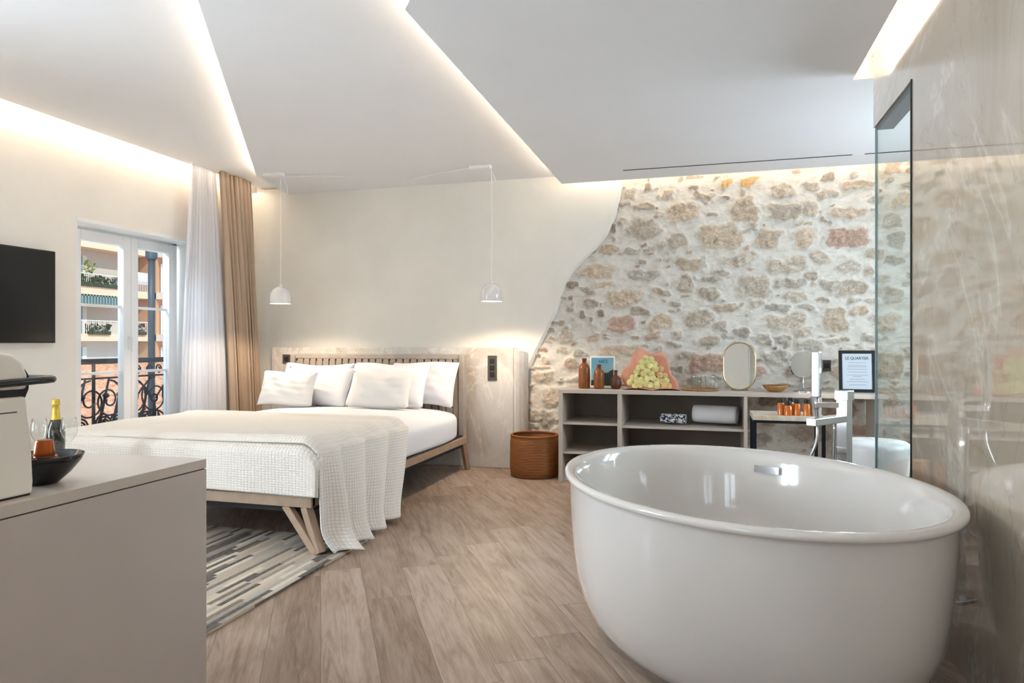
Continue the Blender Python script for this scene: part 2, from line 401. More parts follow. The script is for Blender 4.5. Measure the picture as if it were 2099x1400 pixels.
# stepped ceiling
struct(MB().box(-4.76, 2.35, YR-.3, YB+.2, 2.76, 2.86), 'ceiling', 'ceiling_white')
P1 = [(-4.27, YR), (2.2, YR), (2.2, YB), (-4.27, YB)]
P2 = [(-3.773, 5.14), (-2.082, 2.441), (1.06, -2.58), (2.19, -2.58), (2.19, 5.935), (-3.945, 5.935), (-3.936, 5.73)]
P3 = [(-1.171, 5.705), (-1.171, 2.551), (.733, .08), (.733, 3.86), (.93, 3.86), (.93, 2.43), (2.19, 2.43), (2.19, 5.705)]
struct(MB().prism(P1, 'z', 2.64, 2.658), 'ceiling', 'ceiling_white', 'upper ceiling panel by the window wall')
struct(MB().prism(P2, 'z', 2.563, 2.578), 'ceiling', 'ceiling_white', 'middle ceiling panel over the bed')
struct(MB().prism(P3, 'z', 2.453, 2.47), 'ceiling', 'ceiling_white', 'lowest ceiling panel over the bathtub')
def strip(pts, z, name='trim_1', back=.05, wd=.014, hh=.012, m='led'):
    """LED strip lying on top of a panel, set back from its lit edge"""
    mb = MB()
    for a, b in zip(pts, pts[1:]): mb.bar((a[0], a[1], z+hh/2), (b[0], b[1], z+hh/2), wd, hh)
    o = struct(mb, name, m); return o
strip([(-4.225-.09, YR+.05), (-4.225-.09, 5.85)], 2.66, 'trim_1')
strip([(-3.86, 5.70), (-3.722, 5.155), (-2.042, 2.468), (.9, -2.23)], 2.579, 'trim_2')
strip([(-1.12, 5.66), (-1.12, 2.58), (.66, .25)], 2.471, 'trim_3')
strip([(-1.12, 5.655), (2.15, 5.655)], 2.471, 'trim_4')
strip([(.69, .15), (.69, 3.84)], 2.471, 'trim_5')
struct(MB().box(.60, .93, 3.862, 3.872, 2.454, 2.562), 'trim_12', 'ceiling_white')
# linear air slot in the lowest panel
t_ = thing('air_vent', 'long thin dark air slot in the ceiling above the stone wall', 'air vent', (.19, 5.388, 2.453))
MB().box(-.616, 2.1, 5.38, 5.396, 2.4505, 2.4535).obj('slot', 'black_matte', t_)
MB().box(1.02, 1.10, 5.378, 5.398, 2.4495, 2.4530).obj('slot_bridge', 'ceiling_white', t_)
# back wall: plaster skin with an organic edge over rubble stone
CUR = [(-.675, 2.60), (-.683, 2.486), (-.705, 2.34), (-.738, 2.204), (-.809, 2.039), (-.90, 1.93), (-1.0, 1.835), (-1.10, 1.74), (-1.173, 1.627), (-1.222, 1.50), (-1.26, 1.371), (-1.344, 1.199), (-1.437, 1.022), (-1.504, .87), (-1.585, .773), (-1.62, .70), (-1.62, 0)]
poly = [(-4.45, 0), (-4.45, 2.60)]+CUR
mb = MB(); k = len(CUR)
for i in range(k-1):
    (xa, za), (xb, zb) = CUR[i], CUR[i+1]
    mb.add([(-4.45, 5.88, za), (xa-.02, 5.88, za), (xb-.02, 5.88, zb), (-4.45, 5.88, zb)], [(0, 1, 2, 3)])
    mb.add([(xa-.02, 5.88, za), (xa+.002, 5.90, za), (xb+.002, 5.90, zb), (xb-.02, 5.88, zb)], [(0, 1, 2, 3)])
    mb.add([(xa+.002, 5.90, za), (xa+.01, 5.97, za), (xb+.01, 5.97, zb), (xb+.002, 5.90, zb)], [(0, 1, 2, 3)])
struct(mb, 'wall_back', 'plaster_soft', 'smooth cream plaster wall above the bed')
struct(MB().box(-4.76, 2.35, 6.0, YB+.2, 0, 2.85), 'wall_back_core', 'plaster')
# rubble wall height field
STONES = '420,165,90,60 640,165,110,50 1000,110,70,60,o 1140,105,120,70,o 1330,150,160,70 1740,110,220,40 500,240,150,40 740,275,250,110,b 1090,255,190,150 1310,265,220,90 1450,260,120,120 1700,280,250,50 1940,320,140,90 510,375,230,120 380,330,60,50 340,370,50,40,d 965,410,280,150 1230,425,160,110 1430,430,140,120 1690,415,290,110,r 1980,430,130,90 710,435,140,100 590,470,100,50 290,490,120,60,b 430,495,130,45 240,620,270,80,b 510,640,220,60 780,575,200,80,b 1080,545,250,60 1350,580,250,90 1560,540,150,80 1700,590,130,80 1800,600,70,70 1150,705,230,150 900,660,160,50 760,690,100,110 610,730,120,40 400,770,230,100,b 290,690,130,30 180,730,130,40 80,700,70,50,d 190,800,100,50 890,745,160,70 1360,680,200,60 1590,690,100,70 1710,705,200,90 1960,760,170,110 1390,750,130,50 1000,825,170,50 1290,820,130,50 1170,810,100,40 1450,815,130,40 1330,910,260,110 1620,885,180,140,b 1780,850,90,70 1930,910,140,110 820,890,210,100 600,915,170,80,b 390,920,180,110,r 560,990,90,60,r 60,990,100,60 215,990,90,60 145,865,40,50,d 190,900,35,30,d 40,960,60,50 1100,960,130,60 880,1015,140,60 1320,1010,120,40 1200,1010,90,60 1500,1045,170,70 1640,1010,120,40 370,1080,260,90,b 610,1080,60,50 750,1100,130,50 680,1030,60,25 140,1090,80,50 30,1070,50,40 1300,1110,180,90 900,1150,300,120,r 1930,1160,150,140 1740,1100,160,90 1480,130,100,40 1560,180,150,45 1850,190,120,50 600,290,60,40 860,180,150,40 860,560,60,60 960,620,90,40 1480,650,90,60 1880,660,110,60 1850,520,90,60 700,800,90,40 480,850,110,40 700,980,70,40 960,930,90,60 1480,960,100,60 1840,1010,110,60 1080,1060,150,60 250,1160,180,90 520,1180,160,70 90,1150,110,70 1150,1190,160,80,r 1420,1190,160,80 1650,1200,150,90'
def px2w(px, py):
    t0 = (px-1049.5)/1400; cc_, ss_ = math.cos(YAW), math.sin(YAW)
    d = 5.93/(cc_+t0*ss_); return d*(t0*cc_-ss_), 1.1+d*(703-py)/1400
ST = []; rs = random.Random(3)
TC = {'o': 'f0cb96', 'b': 'e2d4c2', 'r': 'e2c6b8', 'd': 'beb3a7', 'n': 'dcd4c8', 'g': 'd6d3cb'}
for q in STONES.split():
    q = q.split(','); x, y, ww, hh_ = map(float, q[:4]); tn = q[4] if len(q) > 4 else rs.choice('nngb')
    X, Z = px2w(1140+x/2.836, 340+y/2.836); X2, Z2 = px2w(1140+(x+ww/2)/2.836, 340+(y+hh_/2)/2.836)
    ST.append((X, Z, abs(X2-X)*.97, abs(Z-Z2)*1.05, TC[tn], rs.random()))
def free(X, Z, a, b_):
    return all(abs(X-s_[0]) > (a+s_[2])*.92 or abs(Z-s_[1]) > (b_+s_[3])*.96 for s_ in ST)
for n_, (a0, a1), (b0, b1) in ((900, (.08, .16), (.045, .08)), (1600, (.035, .09), (.018, .04)), (700, (.015, .04), (.010, .02))):
    for _ in range(n_):
        a_, b_ = rs.uniform(a0, a1), rs.uniform(b0, b1); X, Z = rs.uniform(-1.75, 2.2), rs.uniform(.02, 2.5)
        if (Z < .85 or X > 1.3 or a0 < .03) and free(X, Z, a_, b_): ST.append((X, Z, a_, b_, TC[rs.choice('nngbbrd')], rs.random()))
        elif a1 < .1 and a_ < .06 and free(X, Z, a_*1.3, b_*1.3): ST.append((X, Z, a_, b_, TC[rs.choice('nngd')], rs.random()))
def stone_wall():
    x0, x1, z0, z1 = -1.78, 2.2, 0, 2.60; nx, nz = 420, 280
    xs = np.linspace(x0, x1, nx); zs = np.linspace(z0, z1, nz); X, Z = np.meshgrid(xs, zs)
    rg = np.random.default_rng(5)
    def fbm(cells):
        out = np.zeros_like(X); amp = 1
        for cl in cells:
            g = rg.random((int(2.6/cl)+3, int(4/cl)+3)); u = (X-x0)/cl; v = Z/cl; i = u.astype(int); j = v.astype(int); fu = u-i; fv = v-j
            fu = fu*fu*(3-2*fu); fv = fv*fv*(3-2*fv)
            out += amp*(g[j, i]*(1-fu)*(1-fv)+g[j, i+1]*fu*(1-fv)+g[j+1, i]*(1-fu)*fv+g[j+1, i+1]*fu*fv-.5); amp *= .55
        return out
    wx, wz, fine = fbm((.12, .05, .025)), fbm((.12, .05, .025)), fbm((.05, .025, .0125))
    Xw = X+wx*.075; Zw = Z+wz*.045
    mask = np.zeros_like(X); tint = np.zeros(X.shape+(3,)); tint[:] = lin('b3a797')[:3]
    for (cx, cz, a_, b_, tn, r) in ST:
        tilt = (r-.5)*.25; dx = Xw-cx; dz = Zw-cz; u = dx*math.cos(tilt)+dz*math.sin(tilt); v = -dx*math.sin(tilt)+dz*math.cos(tilt)
        n = 2.2+2.2*((r*7.3) % 1)
        f = (np.abs(u/a_)**n+np.abs(v/b_)**n)**(1/n)
        mk = np.clip((1.12-f)/.42, 0, 1)
        sel = mk > mask; mask = np.maximum(mask, mk)
        c0 = np.array(lin(tn)[:3])*(.85+.3*r); tint[sel & (f < 1.25)] = c0
    mk = mask**.8
    Y = 5.93-mk*(.020+.022*fine)-fine*.006-.004*wx
    me = bpy.data.meshes.new('wall_stone')
    vs_ = np.stack([X, Y, Z], -1).reshape(-1, 3); idx = np.arange(nx*nz).reshape(nz, nx)
    fs = np.stack([idx[:-1, :-1], idx[:-1, 1:], idx[1:, 1:], idx[1:, :-1]], -1).reshape(-1, 4)
    me.from_pydata(vs_.tolist(), [], fs.tolist()); me.update()
    at1 = me.attributes.new('stone', 'FLOAT', 'POINT'); at1.data.foreach_set('value', mask.reshape(-1).astype(np.float32))
    at2 = me.attributes.new('tint', 'FLOAT_COLOR', 'POINT'); at2.data.foreach_set('color', np.concatenate([tint, np.ones(X.shape+(1,))], -1).reshape(-1).astype(np.float32))
    me.materials.append(M['rubble_stone']); me.polygons.foreach_set('use_smooth', [True]*len(me.polygons))
    o = bpy.data.objects.new('wall_stone', me); C.objects.link(o); o['kind'] = 'structure'; o['label'] = 'exposed rubble stone wall with pale mortar'
stone_wall()
# marble ledge behind the bed with a rounded plaster end
struct(MB().box(-4.045, -1.608, 5.742, 5.885, 0, 1.058), 'trim_6', 'marble_honed', 'half height marble ledge behind the bed', bev=.006)
mb = MB(); pr = [(-1.607, 5.75), (-1.585, 5.752), (-1.56, 5.765), (-1.53, 5.80), (-1.515, 5.84), (-1.51, 5.89), (-1.607, 5.89)]
for i in range(len(pr)-1):
    a_, b_ = pr[i], pr[i+1]
    def top(p): return 1.05-max(0, (p[0]+1.607))*.35
    ba = 0 if True else 0
    mb.add([(a_[0], a_[1], 0), (b_[0], b_[1], 0), (b_[0]-(.06), b_[1], top(b_)) if False else (b_[0], b_[1], top(b_)), (a_[0], a_[1], top(a_))], [(0, 1, 2, 3)])
mb.add([(p[0], p[1], 1.05-max(0, (p[0]+1.607))*.35) for p in pr], [tuple(range(len(pr)))])
struct(mb, 'trim_7', 'marble_honed', smooth=True, angle=50)
# dark jamb of the shower opening and its glass pane
struct(MB().box(XR-.004, XR+.10, 3.148, 3.160, 0, 2.185), 'trim_8', 'dark_metal')
o = struct(MB().box(.826, .836, 3.16, 3.80, .01, 2.184), 'window_3', 'screen_glass', 'clear glass shower panel in the marble opening')
struct(MB().box(.825, .837, 3.80, 3.806, .01, 2.184), 'trim_9', 'glass_edge', 'pale green polished edge of the glass panel')
struct(MB().box(XR+.01, XR+.09, 3.16, 3.81, 2.172, 2.185), 'trim_10', 'dark_metal')

# ------------------------------------------------------------------ windows and doors
def french(name, x, y0, y1, z0, z1, axis='x', handle=True, bars=(1.37, .90), cy=None):
    """double leaf glazed door; axis x = lies in plane x=const"""
    r = bpy.data.objects.new(name, None); C.objects.link(r); r['kind'] = 'structure'
    def B(mb, a0, a1, b0, b1, w0, w1):
        if axis == 'x': mb.box(x+a0, x+a1, b0, b1, w0, w1)
        else: mb.box(b0, b1, x+a0, x+a1, w0, w1)
    fr = MB(); B(fr, -.04, .03, y0, y0+.05, z0, z1); B(fr, -.04, .03, y1-.05, y1, z0, z1); B(fr, -.04, .03, y0, y1, z1-.045, z1); B(fr, -.04, .03, y0, y1, z0, z0+.03)
    fo = fr.obj('frame', 'white_paint', r, bev=.004); mid = cy or (y0+y1)/2
    for a_, b_, e_ in ((y0+.05, mid, 0), (mid, y1-.05, 1)):
        l = MB(); sl, sr = (.06, .075) if e_ == 0 else (.075, .06)
        B(l, -.02, .045, a_+.001, a_+sl, z0+.03, z1-.045); B(l, -.02, .045, b_-sr, b_-.001, z0+.03, z1-.045)
        B(l, -.02, .045, a_+sl, b_-sr, z1-.125, z1-.045); B(l, -.02, .045, a_+sl, b_-sr, z0+.03, z0+.16)
        lo = l.obj('leaf', 'white_paint', r, bev=.006)
        g = MB(); B(g, .008, .013, a_+sl, b_-sr, z0+.16, z1-.125); g.obj('pane', 'pane', lo)
        br = MB()
        for zb in bars: B(br, .004, .02, a_+sl, b_-sr, zb-.011, zb+.011)
        br.obj('glazing_bar', 'white_paint', lo)
    if handle:
        h_ = MB(); B(h_, .045, .052, mid-.034, mid-.010, 1.05, 1.16); B(h_, .052, .085, mid-.027, mid-.017, 1.135, 1.147); B(h_, .078, .09, mid-.029, mid-.015, 1.03, 1.15)
        h_.obj('handle', 'white_paint', r, bev=.003)
    return r
french('door_1', -4.63, 4.02, 5.13, 0.01, 2.02, cy=4.602, bars=(1.395, .86))
french('door_2', -4.63, .32, 1.48, 0.01, 2.02, bars=(1.395, .86))
french('window_1', -2.75, -3.13, -1.87, .03, 2.13, axis='y', handle=False, bars=(1.4, .8))
french('added_window_4', 2.28, 3.91, 4.99, .91, 2.19, handle=False, bars=(1.55,))  # unseen window added to go with the shower side fill lamp
french('window_2', -2.75, -.84, .14, .62, 2.08, axis='y', handle=False, bars=(1.5,))
# white lining of the visible door recess
mb = MB(); mb.box(-4.60, XL+.012, DY0-.0, DY1, DZ-.03, DZ-.001); mb.box(-4.60, XL+.004, DY1-.015, DY1-.001, 0, DZ); mb.box(-4.60, XL-.002, DY0+.001, DY0+.012, 0, DZ)
struct(mb, 'trim_11', 'white_paint')

# ------------------------------------------------------------------ outside the balcony door
rl = thing('balcony_railing', 'black wrought iron balcony railing with scrollwork outside the door', 'railing', (-4.82, 4.6, -.05))
MB().box(-4.85, -4.80, 3.5, 5.42, .925, .97).obj('handrail', 'iron', rl, bev=.006)
mb = MB(); mb.box(-4.835, -4.815, 3.5, 5.42, .80, .815); mb.box(-4.835, -4.815, 3.5, 5.42, -.02, .0)
for y in (3.5, 4.46, 5.27, 5.41): mb.box(-4.835, -4.815, y-.009, y+.009, -.05, .93)
mb.obj('bars', 'iron', rl)
def arc(cy, cz, r0, r1, a0, a1, n=22, x=-4.825):
    return [(x, cy+(r0+(r1-r0)*i/n)*math.cos(a0+(a1-a0)*i/n), cz+(r0+(r1-r0)*i/n)*math.sin(a0+(a1-a0)*i/n)) for i in range(n+1)]
mb = MB()
for cy, sg in ((4.18, 1), (4.86, -1), (3.78, -1), (5.10, 1)):
    mb.tube(arc(cy, .33, .16, .16, 0, 2*PI), .009, 6); mb.tube(arc(cy, .33, .085, .085, 0, 2*PI), .008, 6)
    mb.tube(arc(cy, .33, .05, .02, 0, 5*PI), .007, 6)
    mb.tube([(-4.825, cy, .35), (-4.825, cy, .47), (-4.825, cy, .58)], [.012, .02, .01], 8); mb.tube(arc(cy, .60, .035, .035, 0, 2*PI), .009, 6)
    for s_ in (1, -1):
        mb.tube(arc(cy+s_*.25, .62, .17, .02, PI/2, PI/2+s_*3.6*PI, 40), .008, 6)
        mb.tube(arc(cy+s_*.27, .17, .16, .02, -PI/2, -PI/2-s_*3.4*PI, 40), .008, 6)
        mb.tube(arc(cy+s_*.05, .87, .04, .01, -PI/2, -PI/2+s_*3*PI, 24), .007, 6)
        mb.tube([(-4.825, cy+s_*.02, .60), (-4.825, cy+s_*.1, .70), (-4.825, cy+s_*.2, .78)], .008, 6)
        mb.tube([(-4.825, cy+s_*.12, .44), (-4.825, cy+s_*.22, .36), (-4.825, cy+s_*.3, .42), (-4.825, cy+s_*.28, .5)], [.006, .014, .016, .004], 6)
for cy in (3.95, 4.33, 4.56, 4.70, 5.0):
    for s_ in (1, -1):
        mb.tube(arc(cy, .42, .09, .015, PI/2*s_, PI/2*s_+3*PI, 26), .009, 6)
        mb.tube(arc(cy+s_*.06, .12, .07, .015, -PI/2, -PI/2+s_*3*PI, 26), .009, 6)
    mb.tube([(-4.825, cy, .02), (-4.825, cy+.03, .2), (-4.825, cy-.04, .45), (-4.825, cy+.05, .8)], [.008, .013, .013, .008], 6)
    mb.lathe([(0, -.03), (.02, -.015), (.028, 0), (.02, .015), (0, .03)], (-4.825, cy+.02, .66), 8)
mb.obj('scrollwork', 'iron', rl, smooth=True)
# neighbouring render wall and drainpipe
tag(MB().box(-5.27, -4.79, 5.68, 9, -2, 6).obj('building_pier', 'grey_render'), 'pale grey rendered wall edge outside the door, right of the drainpipe', 'building')
dp = thing('drainpipe', 'dark grey drainpipe running down outside the balcony door', 'drainpipe', (-5.33, 5.60, -2))
MB().tube([(-5.33, 5.60, z) for z in (-2, 1.5, 1.95)], .032, 12).obj('pipe', 'drain_grey', dp, smooth=True)
MB().tube([(-5.33, 5.60, z) for z in (1.93, 1.96, 2.15, 2.2)], [.04, .055, .055, .04], 12).obj('collar', 'drain_grey', dp, smooth=True)
MB().tube([(-5.33, 5.60, z) for z in (2.2, 4)], .032, 12).obj('pipe', 'drain_grey', dp, smooth=True)
# terracotta roof
def roof(u, v):
    y = 8+u*40; x = -7-v*29; ph = (y*2.4) % 1
    step = (v*52) % 1
    return (x, y, -1.9+v*1.75+.10*abs(math.sin(PI*y*1.9))-.045*step+.0)
rf = MB().grid(roof, 560, 156); rf.obj('tiled_roof', 'terracotta')
tag(bpy.data.objects['tiled_roof'], 'orange terracotta tiled roof below the balcony', 'roof')
# apartment block across the street
FX = -38.0
def block(root, mwall, mslab, y0, y1, x=FX, slabs=(1.5, 4.4, 7.3), first=True):
    MB().box(x-6, x, y0, y1, -3, 11).obj('wall', mwall, root)
    for z in slabs: MB().box(x-.2, x+1.3, y0, y1, z-.28, z+.18).obj('balcony_slab', mslab, root)
ap = thing('apartment_building', 'cream apartment block with balconies and blue shutters across the street', 'building', (FX, 35, -3))
block(ap, 'facade_cream', 'slab_cream', 28, 38.6)
for zf in (1.5, 4.4, -1.4):
    for yc in (33.6, 30.2):
        wn_ = MB().box(FX-.02, FX+.04, yc-.55, yc+.55, zf+.2, zf+2.15).obj('window', 'pane_dark', ap)
        MB().box(FX+.04, FX+.10, yc-.62, yc-.3, zf+.2, zf+2.2).obj('shutter', 'shutter_blue', wn_); MB().box(FX+.04, FX+.10, yc+.25, yc+.65, zf+.2, zf+2.2).obj('shutter', 'shutter_blue', wn_)
        MB().box(FX+.03, FX+.12, yc+.62, yc+.92, zf+.2, zf+2.25).obj('curtain', 'slab_white', wn_)
for zf in (1.5, 4.4, 7.3):
    mb = MB().box(FX+1.22, FX+1.27, 28, 38.6, zf+.98, zf+1.03)
    for i in range(75): mb.box(FX+1.23, FX+1.255, 28+i*.14, 28.03+i*.14, zf+.18, zf+1.0)
    mb.obj('balcony_rail', 'white_paint' if zf < 7 else 'drain_grey', ap)
mb = MB()
for i in range(30): mb.box(FX+1.0, FX+1.3, 30+i*.22, 30.12+i*.22, 3.45, 4.12)
mb.box(FX+1.0, FX+1.3, 30, 36.6, 4.02, 4.12); mb.obj('awning_fringe', 'awning', ap)
# balcony things
def bush(name, label, y, z, w_, h_, m='plant', x=FX+1.25, k=60, seed=1):
    r = random.Random(seed); mb = MB()
    for _ in range(k):
        p = (x+r.uniform(-.25, .25), y+r.uniform(-w_, w_), z+r.random()**.8*h_)
        s_ = r.uniform(.08, .2); q = [(p[0]+r.uniform(-s_, s_), p[1]+r.uniform(-s_, s_), p[2]+r.uniform(-s_, s_)) for _ in range(4)]
        mb.add(q, [(0, 1, 2), (0, 2, 3), (0, 1, 3), (1, 2, 3)])
    mb.box(x-.2, x+.2, y-w_, y+w_, z-.12, z+.1)
    return tag(mb.obj(name, m), label, 'plant', kind=None)
bush('balcony_plant', 'dark trailing planter hanging on the upper left balcony rail across the street', 34.2, 4.75, 1.8, .5, k=160)
bush('balcony_plant', 'bright green shrub above the dark planter on the upper balcony', 34.0, 5.0, .5, 1.2, 'plant_light', FX+.9, 60, 2)
bush('balcony_plant', 'dark potted plant at the left of the lower balcony', 34.3, 1.75, .8, .55, k=80, seed=3)
bush('balcony_plant', 'small potted plant at the right of the lower balcony', 37.4, 1.75, .6, .6, k=60, seed=4)
tag(MB().grid(lambda u, v: (FX+1.0+.05*math.sin(u*30), 37.4+u*1.4, 5.1+v*.8), 24, 2).obj('hanging_laundry', 'laundry', solid=.02), 'white laundry hanging on the upper balcony across the street', 'laundry')
tag(MB().lathe([(0, 0), (.35, 0), (.38, .4), (.2, .7), (0, .75)], (FX+.9, 36.6, 4.95), 12).obj('balcony_pot', 'drain_grey'), 'dark bundle standing beside the laundry on the upper balcony', 'pot')
ap2 = thing('apartment_building', 'orange and white apartment block seen through the right door leaf', 'building', (FX+3, 43, -3))
block(ap2, 'facade_orange', 'slab_white', 38.75, 54, FX+1.5)
for zf in (1.5, 4.4, -1.4):
    for yc in (39.8, 42.6):
        wn_ = MB().box(FX+1.48, FX+1.6, yc-.5, yc+.5, zf+.2, zf+2.1).obj('window', 'pane_dark', ap2)
        MB().box(FX+1.6, FX+1.66, yc-.75, yc-.1, zf+.2, zf+2.2).obj('shutter', 'white_paint', wn_)
for zf in (1.5, 4.4, 7.3): MB().box(FX+2.75, FX+2.8, 38.75, 54, zf+.18, zf+.95).obj('balcony_rail', 'slab_white' if zf > 2 else 'pane', ap2)
bush('balcony_plant', 'yellow green plant on the balcony of the orange block', 41.7, 4.9, .7, .9, 'plant_light', FX+2.7, 70, 6)
bush('balcony_plant', 'grey green hanging plant below the balcony of the orange block', 41.3, 3.3, .5, .7, 'plant', FX+2.7, 50, 8)

# ------------------------------------------------------------------ curtains
def curtain(name, m, label, y0t, y1t, y0b, y1b, folds, amp, xt, z0=.015, z1=2.635, seed=1, parent=None):
    r = random.Random(seed); ph = [r.uniform(0, 6.28) for _ in range(4)]; wr = [r.uniform(.75, 1.25) for _ in range(folds+2)]
    def fn(u, v):
        z = z0+(z1-z0)*v; k_ = v**1.3
        y = (y0b+(y1b-y0b)*u)*(1-k_)+(y0t+(y1t-y0t)*u)*k_
        q = u*folds; i = int(q); a_ = amp*wr[min(i, folds)]*(.75+.35*(1-v))
        x = xt+a_*math.sin(2*PI*q+.6*math.sin(3*v+ph[0]))+.3*amp*math.sin(5.1*q+ph[1]+2*v)
        y += .25*a_*math.sin(4*PI*q+ph[2])
        return (x, y, z)
    return tag(MB().grid(fn, folds*14, 30).obj(name, m, smooth=True, solid=.003), label, 'curtain')
curtain('sheer_curtain', 'sheer', 'sheer white curtain beside the balcony door', 4.90, 5.175, 4.74, 5.36, 11, .020, -4.24, z1=2.745, seed=2)
curtain('drape', 'drape', 'taupe fabric drape hanging right of the sheer curtain', 5.17, 5.60, 5.38, 5.78, 9, .035, -4.18, z1=2.635, seed=5)

# ------------------------------------------------------------------ television
tv = thing('television', 'flat black television mounted on the left wall', 'television', (-4.39, 3.15, 1.1))
MB().box(-4.392, -4.345, 2.55, 3.71, 1.10, 1.735).obj('casing', 'black_matte', tv, bev=.004)
MB().box(-4.345, -4.343, 2.56, 3.70, 1.11, 1.725).obj('screen', 'black_gloss', tv)
MB().box(-4.398, -4.392, 2.9, 3.4, 1.25, 1.6).obj('wall_bracket', 'dark_metal', tv)

# ------------------------------------------------------------------ bed
BX0, BX1, BY0, BY1 = -3.66, -1.975, 3.155, 5.58
bed = thing('bed', 'double bed with oak frame standing against the marble ledge', 'bed', (-2.82, 4.4, 0))
mb = MB()
MB().box(BX1-.035, BX1, BY0, BY1, .238, .293).obj('side_rail', 'oak_grey', bed, bev=.004)
MB().box(BX0, BX0+.035, BY0, BY1, .238, .293).obj('side_rail', 'oak_grey', bed, bev=.004)
MB().box(BX0, BX1, BY0-.01, BY0+.03, .236, .295).obj('foot_rail', 'oak_grey', bed, bev=.004)
MB().box(BX0+.04, BX1-.04, BY0+.035, BY1, .20, .30).obj('slat_base', 'dark_gap', bed)
MB().bar((BX1-.05, BY0+.02, .24), (BX1+.065, BY0-.03, .012), .045, .05).obj('leg', 'oak_grey', bed, bev=.004)
MB().bar((BX1-.17, BY0+.02, .24), (BX1+.045, BY0-.03, .012), .035, .045).obj('leg', 'oak_grey', bed, bev=.004)
MB().bar((BX0+.05, BY0+.02, .24), (BX0-.06, BY0-.03, .012), .045, .05).obj('leg', 'oak_grey', bed, bev=.004)
MB().bar((BX1-.03, 5.55, .24), (BX1-.005, 5.60, 0), .04, .04).obj('leg', 'oak_grey', bed, bev=.004)
MB().bar((BX0+.05, 5.52, .24), (BX0-.03, 5.60, 0), .04, .04).obj('leg', 'oak_grey', bed, bev=.004)
hb = MB().box(-3.69, -2.045, 5.60, 5.645, .30, .935).obj('headboard', 'upholstery', bed, bev=.006)
MB().box(-3.70, -2.03, 5.585, 5.65, .955, 1.0).obj('top_rail', 'headboard_wood', bed, bev=.008)
MB().box(-2.055, -2.005, 5.57, 5.65, .24, .995).obj('post', 'headboard_wood', bed, bev=.008)
MB().box(-3.725, -3.675, 5.57, 5.65, .24, .995).obj('post', 'headboard_wood', bed, bev=.008)
for i in range(24):
    x = -3.655+i*.0672
    MB().box(x, x+.055, 5.588, 5.604, .33, .957).obj('strap', 'upholstery', hb, bev=.005)
MB().box(-3.69, -2.05, 5.606, 5.61, .93, .958).obj('backing', 'dark_gap', hb)
# mattress under a white duvet
def softbox(x0, x1, y0, y1, z0, z1, n=48, e=7.0, wob=.004, seed=1):
    cx, cy, cz = (x0+x1)/2, (y0+y1)/2, (z0+z1)/2; a_, b_, c_ = (x1-x0)/2, (y1-y0)/2, (z1-z0)/2
    r = random.Random(seed); p_ = [r.uniform(0, 6) for _ in range(6)]
    def fn(u, v):
        th = 2*PI*u; ph = PI*(v-.5); cth, sth, cph, sph = math.cos(th), math.sin(th), math.cos(ph), math.sin(ph)
        x = a_*sq(cth, 2/e)*sq(cph, 2/3.2); y = b_*sq(sth, 2/e)*sq(cph, 2/3.2); z = c_*sq(sph, 2/3.2)
        if sph < 0: x = a_*sq(cth, 2/e)*sq(cph, 2/12); y = b_*sq(sth, 2/e)*sq(cph, 2/12); z = c_*sq(sph, 2/12)
        z += wob*math.sin(5*x+p_[0])*math.sin(4*y+p_[1])
        return (cx+x, cy+y, cz+z)
    return MB().grid(fn, n*3, n)
softbox(BX0+.0, BX1+.012, BY0+.03, BY1+.01, .292, .575, 44).obj('mattress', 'linen', bed, smooth=True)

# throw
TZ = .58; XE = BX1+.02; YF = BY0-.012; YH = 4.27
def fold(v, ph=0): return .85*math.sin(2*PI*(v*3.9)-1.4+ph+.7*math.sin(4*v))+.18*math.sin(2*PI*v*7.3+1.7)
def rv0(v): return min(1, v/.12)*min(1, (1-v)/.12)
def throw_top(u, v):
    # u across the bed left->right then down the right side, v from foot to head edge
    L1 = XE-BX0+.02; L2 = .60; sl = u*(L1+L2)
    y = YF+.02+(YH-YF+.04*math.sin(u*7))*v
    rg_ = .05
    zt = TZ+.010+.004*math.sin(9*y+3*u)+(.006*math.sin(11*v+1.3))*(u > .15)
    # ridges running across the top toward the drape
    k = max(0, min(1, (sl-L1*.45)/(L1*.5)))
    zt += .012*k*max(0, math.sin(2*PI*(v*3.2+.15)))
    zt += .007*math.exp(-((v-.93)/.03)**2)
    if sl < L1-.0:
        x = BX0-.02+sl; e_ = min(1, max(0, (x-(XE-.10))/.10))
        zt -= .055*e_**2.2
        yf = max(0, 1-(y-YF-.02)/.07); zt -= .03*yf**2
        return (x, y, zt)
    s_ = (sl-L1)/L2; g = s_**.8
    wid = 1-.33*s_**1.15
    y = YF+.02-.03*s_+(YH-YF)*v*wid+.014*g*math.cos(2*PI*(v*3.9)-1.4+.7*math.sin(4*v))*rv0(v)
    zb = .018+.02*v
    z = (TZ-.045)*(1-s_)+zb*s_
    fl = max(0, (s_-.75)/.25)
    rv = min(1, v/.10); rv = rv*rv*(3-2*rv)
    x = XE+.006+rv*.078*(.22+.78*g)*(fold(v)+.9)*(1-.2*v)+(.06*fl**2*(1.2-v))+.035*s_
    z = max(z, .012+.02*abs(fold(v, 1))*fl)
    if v < .02: x += .01*s_
    return (x, y, z)
def throw_uv(u, v): return (u*(1.70+.60), v*1.13)
mb = MB().grid(throw_top, 150, 170, throw_uv)
def throw_foot(u, v):
    x = BX0-.02+(XE-BX0+.052)*u; z0_ = TZ-.012-.055*max(0, (x-(XE-.10))/.10)**2.2
    zb = .302+.004*math.sin(12*u); z = z0_*(1-v)+zb*v
    y = YF+.05-.066*math.sin(min(1, v*5)*PI/2)-.006*math.sin(20*u)*v
    return (x, y, z)
mb.grid(throw_foot, 60, 24, lambda u, v: (u*1.7, v*.27))
